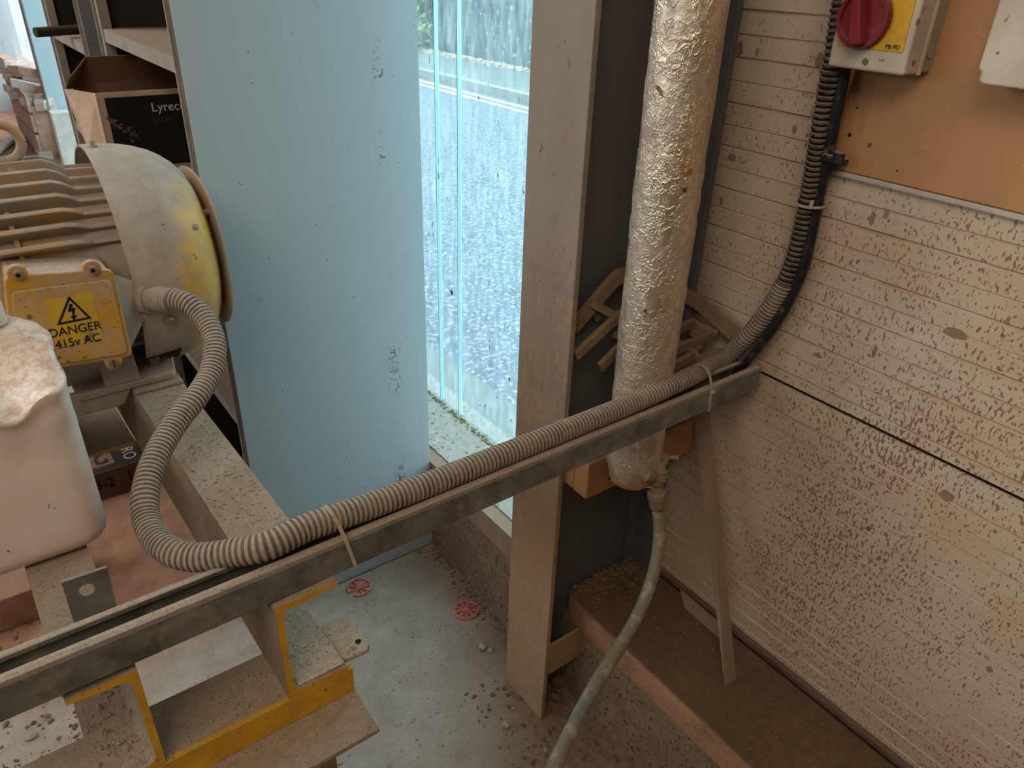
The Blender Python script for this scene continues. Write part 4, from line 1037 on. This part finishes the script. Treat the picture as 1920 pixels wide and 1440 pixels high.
# shoulder: surface slopes up from the front ridge to the back
sh = []
for s_ in range(1, 30):
    t = s_ / 29
    ring = []
    for p in rows[-1]:
        cx, cy = (xL + xR) / 2, .90
        q_ = Vector((cx + (p.x - cx) * (1 - t), cy + (p.y - cy) * (1 - t), 1.1155)); ring.append(q_)
    sh.append(ring)
allr = rows + sh
vs = []
for r in allr:
    for p in r:
        q_ = p.copy()
        hs_ = (q_.z - .9) / .2155
        # sloping shoulder: height grows to the back and to the left
        ridge = 1.098 - .10 * max(0, -q_.x - .02) + .006 * math.sin(q_.x * 70)
        slope = ridge + .62 * max(0, q_.y - yF) + .22 * max(0, -q_.x - .02)
        slope = min(slope, 1.172 - .30 * max(0, q_.x + .07))
        if q_.z > 1.0: q_.z = 1.0 + (q_.z - 1.0) * (slope - 1.0) / .1155
        amp = max(0, (hs_ - .45)) * 1.6
        tt_ = max(0., min(1., (q_.y - yF) / .10))
        if hs_ > .8: q_.z -= .016 * math.sin(PI * tt_) * (.6 + mnoise.noise(Vector((q_.x * 22, 5, 1))))
        rg = math.exp(-((q_.z - ridge) / .010) ** 2) * max(0, 1 - tt_ * 6)
        q_.y -= .006 * rg; q_.z += .005 * rg * math.sin(q_.x * 90)
        # creases: sharp folds of the crumpled shoulder
        cr_ = abs(mnoise.noise(Vector((q_.x * 15 + 3, q_.y * 15, q_.z * 12)))) - .25
        cr2 = abs(mnoise.noise(Vector((q_.x * 34, q_.y * 30 + 7, q_.z * 26)))) - .25
        nz = mnoise.noise_vector(Vector((q_.x * 13, q_.y * 13, q_.z * 11))) * .005
        inward = Vector(((xL + xR) / 2 - q_.x, .86 - q_.y, -.05)).normalized()
        q_ += nz * (.12 + amp) + inward * (cr_ * .016 + cr2 * .006) * amp
        if q_.z < .9: q_.z = .9003
        vs.append(q_)
jc.v = vs; R_ = len(allr)
for i in range(R_ - 1):
    for k in range(NJ): jc.f.append((i * NJ + k, i * NJ + (k + 1) % NJ, (i + 1) * NJ + (k + 1) % NJ, (i + 1) * NJ + k)); jc.mi.append(0)
jc.f.append(tuple(range(NJ))[::-1]); jc.mi.append(0)
can = thing('jerrycan', 'crumpled white plastic jerrycan standing on the frame at the left edge', 'jerrycan', (-.1, .86, ZT))
jc.build('can_body', M_can, can, smooth=80)
mb = MB(); pz = on(0, 577, 1, .90); mb.rings([(pz + Vector((-.012, 0, -.015)), .015), (pz + Vector((-.012, 0, .008)), .015), (pz + Vector((-.012, 0, .010)), .013)], 24)
mb.build('screw_cap', M_can, can, smooth=True)

# ================================================================== BLUE SHELVING UNITS
def shelving(name, label, y0, y1, levels, blue_near):
    t = thing(name, label, 'shelving', (.6, (y0 + y1) / 2, 0)); x0, x1 = .369, .846; top = 2.1
    MB().box(x0 + .002, y0, .004, x1, y0 + .004, top).build('side_panel', M_blue if blue_near else M_shelf, t, bevel=.001)
    MB().box(x0 + .002, y1 - .004, .004, x1, y1, top).build('side_panel', M_shin, t)
    for (ya, s_) in ((y0 + .0045, 1), (y1 - .0045, -1)):
        mb = MB(); mb.box(x0, min(ya, ya + s_ * .030), .002, x0 + .003, max(ya, ya + s_ * .030), top); mb.box(x0 + .0, min(ya + s_ * .030, ya + s_ * .0335), .002, x0 + .022, max(ya + s_ * .030, ya + s_ * .0335), top)
        mb.box(x0 - .006, min(ya + s_ * .004, ya + s_ * .010), .002, x0 + .001, max(ya + s_ * .004, ya + s_ * .010), top)
        mb.build('upright', M_shelf, t)
    MB().box(x1 - .004, y0 + .005, .01, x1 - .001, y1 - .005, top).build('back_panel', M_shin, t)
    MB().box(x0, y0 - .001, top + .0005, x1, y1 + .001, top + .01).build('shading_lid', M_shelf, t)  # unseen lid added to darken the inside of the shelves
    for z_ in levels:
        mb = MB(); mb.box(x0 + .024, y0 + .006, z_ - .004, x1 - .006, y1 - .006, z_); mb.box(x0 + .002, y0 + .036, z_ - .028, x0 + .006, y1 - .036, z_); mb.box(x0 + .006, y0 + .036, z_ - .003, x0 + .0245, y1 - .036, z_)
        mb.build('shelf', M_shelf, t)
    return t
SA = shelving('shelving_unit', 'pale blue steel shelving unit with its scratched end panel beside the window', 1.472, 2.14, (.06, .585, 1.085, 1.335, 1.85), True)
SB = shelving('shelving_unit', 'farther beige steel shelving unit behind the blue one, top left', 2.36, 2.95, (.06, .6, 1.0, 1.275, 1.75), False)
tag(MB().box(.372, 2.146, 0, .84, 2.354, 2.05).build('gap_shade_panel', M_shin), 'added dark panel standing in for the shade in the gap between the two shelving units', 'panel')  # dark sheet put in for the shade between the units
a, b_ = on(66, 61, 1, 2.56), on(150, 55, 1, 2.60)
tag(MB().cyl(a, a + (b_ - a) * 2.2, .0125, n=16).build('steel_rod', M_shin, smooth=True), 'dark round bar poking out of the farther shelving unit', 'bar')

# open cardboard box on the shelf
cb = thing('cardboard_box', 'open cardboard box with black printed front and white lettering on the shelf', 'box', (.45, 1.9, 1.087))
FY = 1.80
def bq(px, py, y): return on(px, py, 1, y)
zb_ = 1.0875
f0t = bq(181, 175, FY); xA = f0t.x; zTop = f0t.z
MB().box(xA, FY, zb_, .78, FY + .004, zTop).build('front_wall', M_cardl, cb)
MB().box(xA + .012, FY - .0008, zb_, .78, FY - .0001, zTop - .010).build('black_print', M_black, cb)
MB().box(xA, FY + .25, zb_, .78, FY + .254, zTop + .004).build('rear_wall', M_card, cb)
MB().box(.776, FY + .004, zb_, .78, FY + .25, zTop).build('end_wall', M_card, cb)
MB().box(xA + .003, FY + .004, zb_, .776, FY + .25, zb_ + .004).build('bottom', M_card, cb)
fl = MB(); pA, pB = Vector((xA, FY, zb_)), Vector((xA, FY, zTop)); pC = bq(122, 166, FY + .12); pD = bq(166, 275, FY + .05)
fl.slab([pA, pB, pC, pD], .003); fl.build('end_flap', M_cardl, cb)
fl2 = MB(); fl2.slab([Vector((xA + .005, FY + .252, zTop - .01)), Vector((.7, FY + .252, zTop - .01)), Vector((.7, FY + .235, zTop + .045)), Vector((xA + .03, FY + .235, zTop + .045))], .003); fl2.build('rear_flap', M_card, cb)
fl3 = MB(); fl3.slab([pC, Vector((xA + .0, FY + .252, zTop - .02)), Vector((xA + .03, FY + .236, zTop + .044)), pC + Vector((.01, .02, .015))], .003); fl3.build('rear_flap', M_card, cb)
tp0 = bq(283, 202, FY - .001)
text('box_lettering', 'Lyreco', M_wprint, cb, tp0 + Vector((0, -.0006, 0)), (1, 0, 0), (0, 0, 1), .026, align='LEFT', squash=1.0)
# faint print of a snowy hillside on the black front
mb = MB(); 
for k in range(26):
    px = 196 + random.random() * 55; py = 215 + (px - 190) * .75 * random.uniform(.6, 1.2); 
    c = bq(px, min(py, 262), FY - .0012); mb.prism([c, c + Vector((.010 * random.random() + .003, 0, -.006 * random.random())), c + Vector((.004, 0, -.008 * random.random() - .002))], (0, .0003, 0))
mb.build('printed_picture', M_card, cb)

# ================================================================== FLOOR BOX UNDER THE MACHINE
fbx = thing('printed_carton', 'low cardboard carton with black printed top and marker numbers, on the floor under the motor', 'carton', (.1, 2.35, 0))
y0c, zc, xc = 2.218, .100, .240
MB().box(-.12, y0c, 0, xc, y0c + .30, zc).build('carton_body', M_card, fbx, bevel=.002)
MB().box(-.118, y0c + .002, zc + .0004, xc - .002, y0c + .03, zc + .001).build('black_print', M_black, fbx)
MB().box(xc - .075, y0c + .03, zc + .0004, xc - .002, y0c + .22, zc + .001).build('black_print', M_black, fbx)
text('carton_lettering', 'RO', M_cardl, fbx, on(240, 850, 2, zc) + Vector((0, 0, .0012)), (0, -1, 0), (1, 0, 0), .052)
text('carton_lettering', 'G', M_black, fbx, on(197, 858, 2, zc) + Vector((0, 0, .0012)), (0, -1, 0), (1, 0, 0), .105)
text('marker_numbers', '8-2', M_black, fbx, (xc - .12, y0c - .0008, .055), (1, 0, 0), (0, 0, 1), .05, squash=.9)
text('marker_numbers', '11', M_black, fbx, (xc - .035, y0c - .0008, .058), (1, 0, 0), (0, 0, 1), .05, squash=.9)

# ================================================================== LEFT EDGE PIECES
tag(MB().box(-.62, 1.79, 0, -.118, 2.02, .10).build('timber_baulk', dusty('red_brown_timber', (.33, .17, .11), (.42, .25, .17), side=.4, top=1., rough=.95, sc=20, bump=1., bdist=.004), bevel=.006), 'rough red brown timber baulk on the floor under the frame, left edge', 'timber')
scatter('floor_rubble', M_rubble, 1900, lambda: (random.uniform(-.35, .10), random.gauss(1.04, .13)), .0015, .014, 0, 'grey stony rubble on the floor below the strut at the lower left')
scatter('red_rubble', M_rubb, 420, lambda: (random.uniform(-.4, .02), random.uniform(1.35, 1.8)), .002, .009, 0, 'reddish crumbs on the floor in front of the timber baulk')
scatter('floor_grit', M_rubble, 900, lambda: (random.uniform(.3, .85), random.uniform(.72, 1.45)), .001, .0042, 0, 'small grit scattered over the grey concrete floor')
scatter('edge_grit', M_rubb, 380, lambda: (.845 - abs(random.gauss(0, .025)), random.uniform(.95, 1.46)), .001, .006, 0, 'brown grit gathered along the foot of the concrete upstand')
lp = MB()
for (px, py, r) in ((905, 1215, .013), (920, 1222, .010), (950, 1362, .011), (958, 1375, .006), (962, 1330, .006), (1024, 1408, .006)):
    p = on(px, py, 2, 0); rock(lp, (p.x, p.y, r * .4), r)
tag(lp.build('plaster_chip', M_rubble), 'grey plaster chips on the floor just left of the column foot', 'chips', kind='stuff')

# coral discs
def disc(label, c, rot, tilt):
    t = thing('spoked_disc', label, 'disc', (c[0], c[1], .0005), 'coral spoked discs on the floor'); R0 = .0325; z0 = .001
    mb = MB(); gap = rot; n = 44; a0_, a1_ = gap + .25, gap + 2 * PI - .25
    P_ = [(c[0] + R0 * math.cos(a0_ + (a1_ - a0_) * k / n), c[1] + R0 * math.sin(a0_ + (a1_ - a0_) * k / n)) for k in range(n + 1)]
    Q_ = [(c[0] + (R0 - .0035) * math.cos(a0_ + (a1_ - a0_) * k / n), c[1] + (R0 - .0035) * math.sin(a0_ + (a1_ - a0_) * k / n)) for k in range(n + 1)]
    for k in range(n): mb.prism([(*P_[k], z0), (*P_[k + 1], z0), (*Q_[k + 1], z0), (*Q_[k], z0)], (0, 0, .005))
    mb.build('rim', M_pink, t)
    MB().cyl((c[0], c[1], z0), (c[0], c[1], z0 + .0062), .0034, n=14).build('hub', M_pink, t)
    for k in range(9):
        a = gap + .32 + (2 * PI - .64) * k / 8
        d = Vector((math.cos(a), math.sin(a), 0)); s1 = Vector((-d.y, d.x, 0)); cc_ = Vector((c[0], c[1], z0 + .0025)) + d * .0165
        MB().obox(cc_, d * .0145, s1 * .0012, (0, 0, .0024)).build('spoke', M_pink, t)
disc('coral plastic spoked disc nearer the blue panel', (on(674, 1103, 2, 0)), 3.5, 0)
disc('coral plastic spoked disc nearer the column', (on(874, 1146, 2, 0)), -.3, 0)

# ================================================================== FAR LEFT CLUTTER
cr = thing('brick_crate', 'wooden crate heaped with broken bricks on the far floor, top left', 'crate', (.5, 8.0, 0))
cA, cB = on(10, 140, 2, .52), on(76, 225, 2, .30); cA.z = 0; cB.z = 0
cB.x = min(cB.x, .62)
dc = (cB - cA); nc = Vector((-dc.y, dc.x, 0)).normalized()
if nc.x < 0: nc = -nc
for k in range(3):
    z_ = .06 + k * .15
    MB().obox((cA + cB) / 2 + Vector((0, 0, z_ + .065)), dc / 2, nc * .012, (0, 0, .065)).build('plank', M_brick, cr)
for k in range(40):
    t = random.random(); c = cA.lerp(cB, t) + nc * random.uniform(.02, .14) + Vector((0, 0, .36 + random.uniform(0, .28))); a = random.uniform(0, 3)
    MB().obox(c, Vector((math.cos(a), math.sin(a), random.uniform(-.3, .3))) * .09, Vector((-math.sin(a), math.cos(a), 0)) * .045, Vector((0, 0, .03))).build('brick', M_whitew if k % 3 else M_brick, cr, bevel=.004)
MB().obox((cA + cB) / 2 + nc * .09 + Vector((0, 0, .18)), dc / 2, nc * .075, (0, 0, .18)).build('brick_heap', M_brick, cr)['label'] = 'packed lower layer'
print('CRATE', cA, cB)
a, b_ = on(-40, 315, 2, .02), on(76, 218, 2, .02)
w_ = Vector((0, 0, 0)); d = (b_ - a).normalized(); s1 = Vector((-d.y, d.x, 0)) * .035
tag(MB().obox((a + b_) / 2 + Vector((0, 0, .01)), (b_ - a) / 2, s1, (0, 0, .012)).build('white_batten', M_whitew, bevel=.002), 'pale wooden batten lying on the far brown floor at the left', 'batten')
q_ = [on(62, 270, 2, .06), on(82, 270, 2, .06), on(98, 286, 2, .06), on(72, 286, 2, .06)]
tag(MB().prism(q_, (0, 0, -.055)).build('pale_block', M_whitew), 'small pale block on the far floor just over the motor fins', 'block')
q_ = on(118, 228, 1, 5.2)
tag(MB().box(q_.x - .05, 5.2, 0, q_.x + .045, 5.3, q_.z + .05).build('pale_carton', M_whitew, bevel=.004), 'pale carton standing behind the shelving by the far blue column', 'carton')
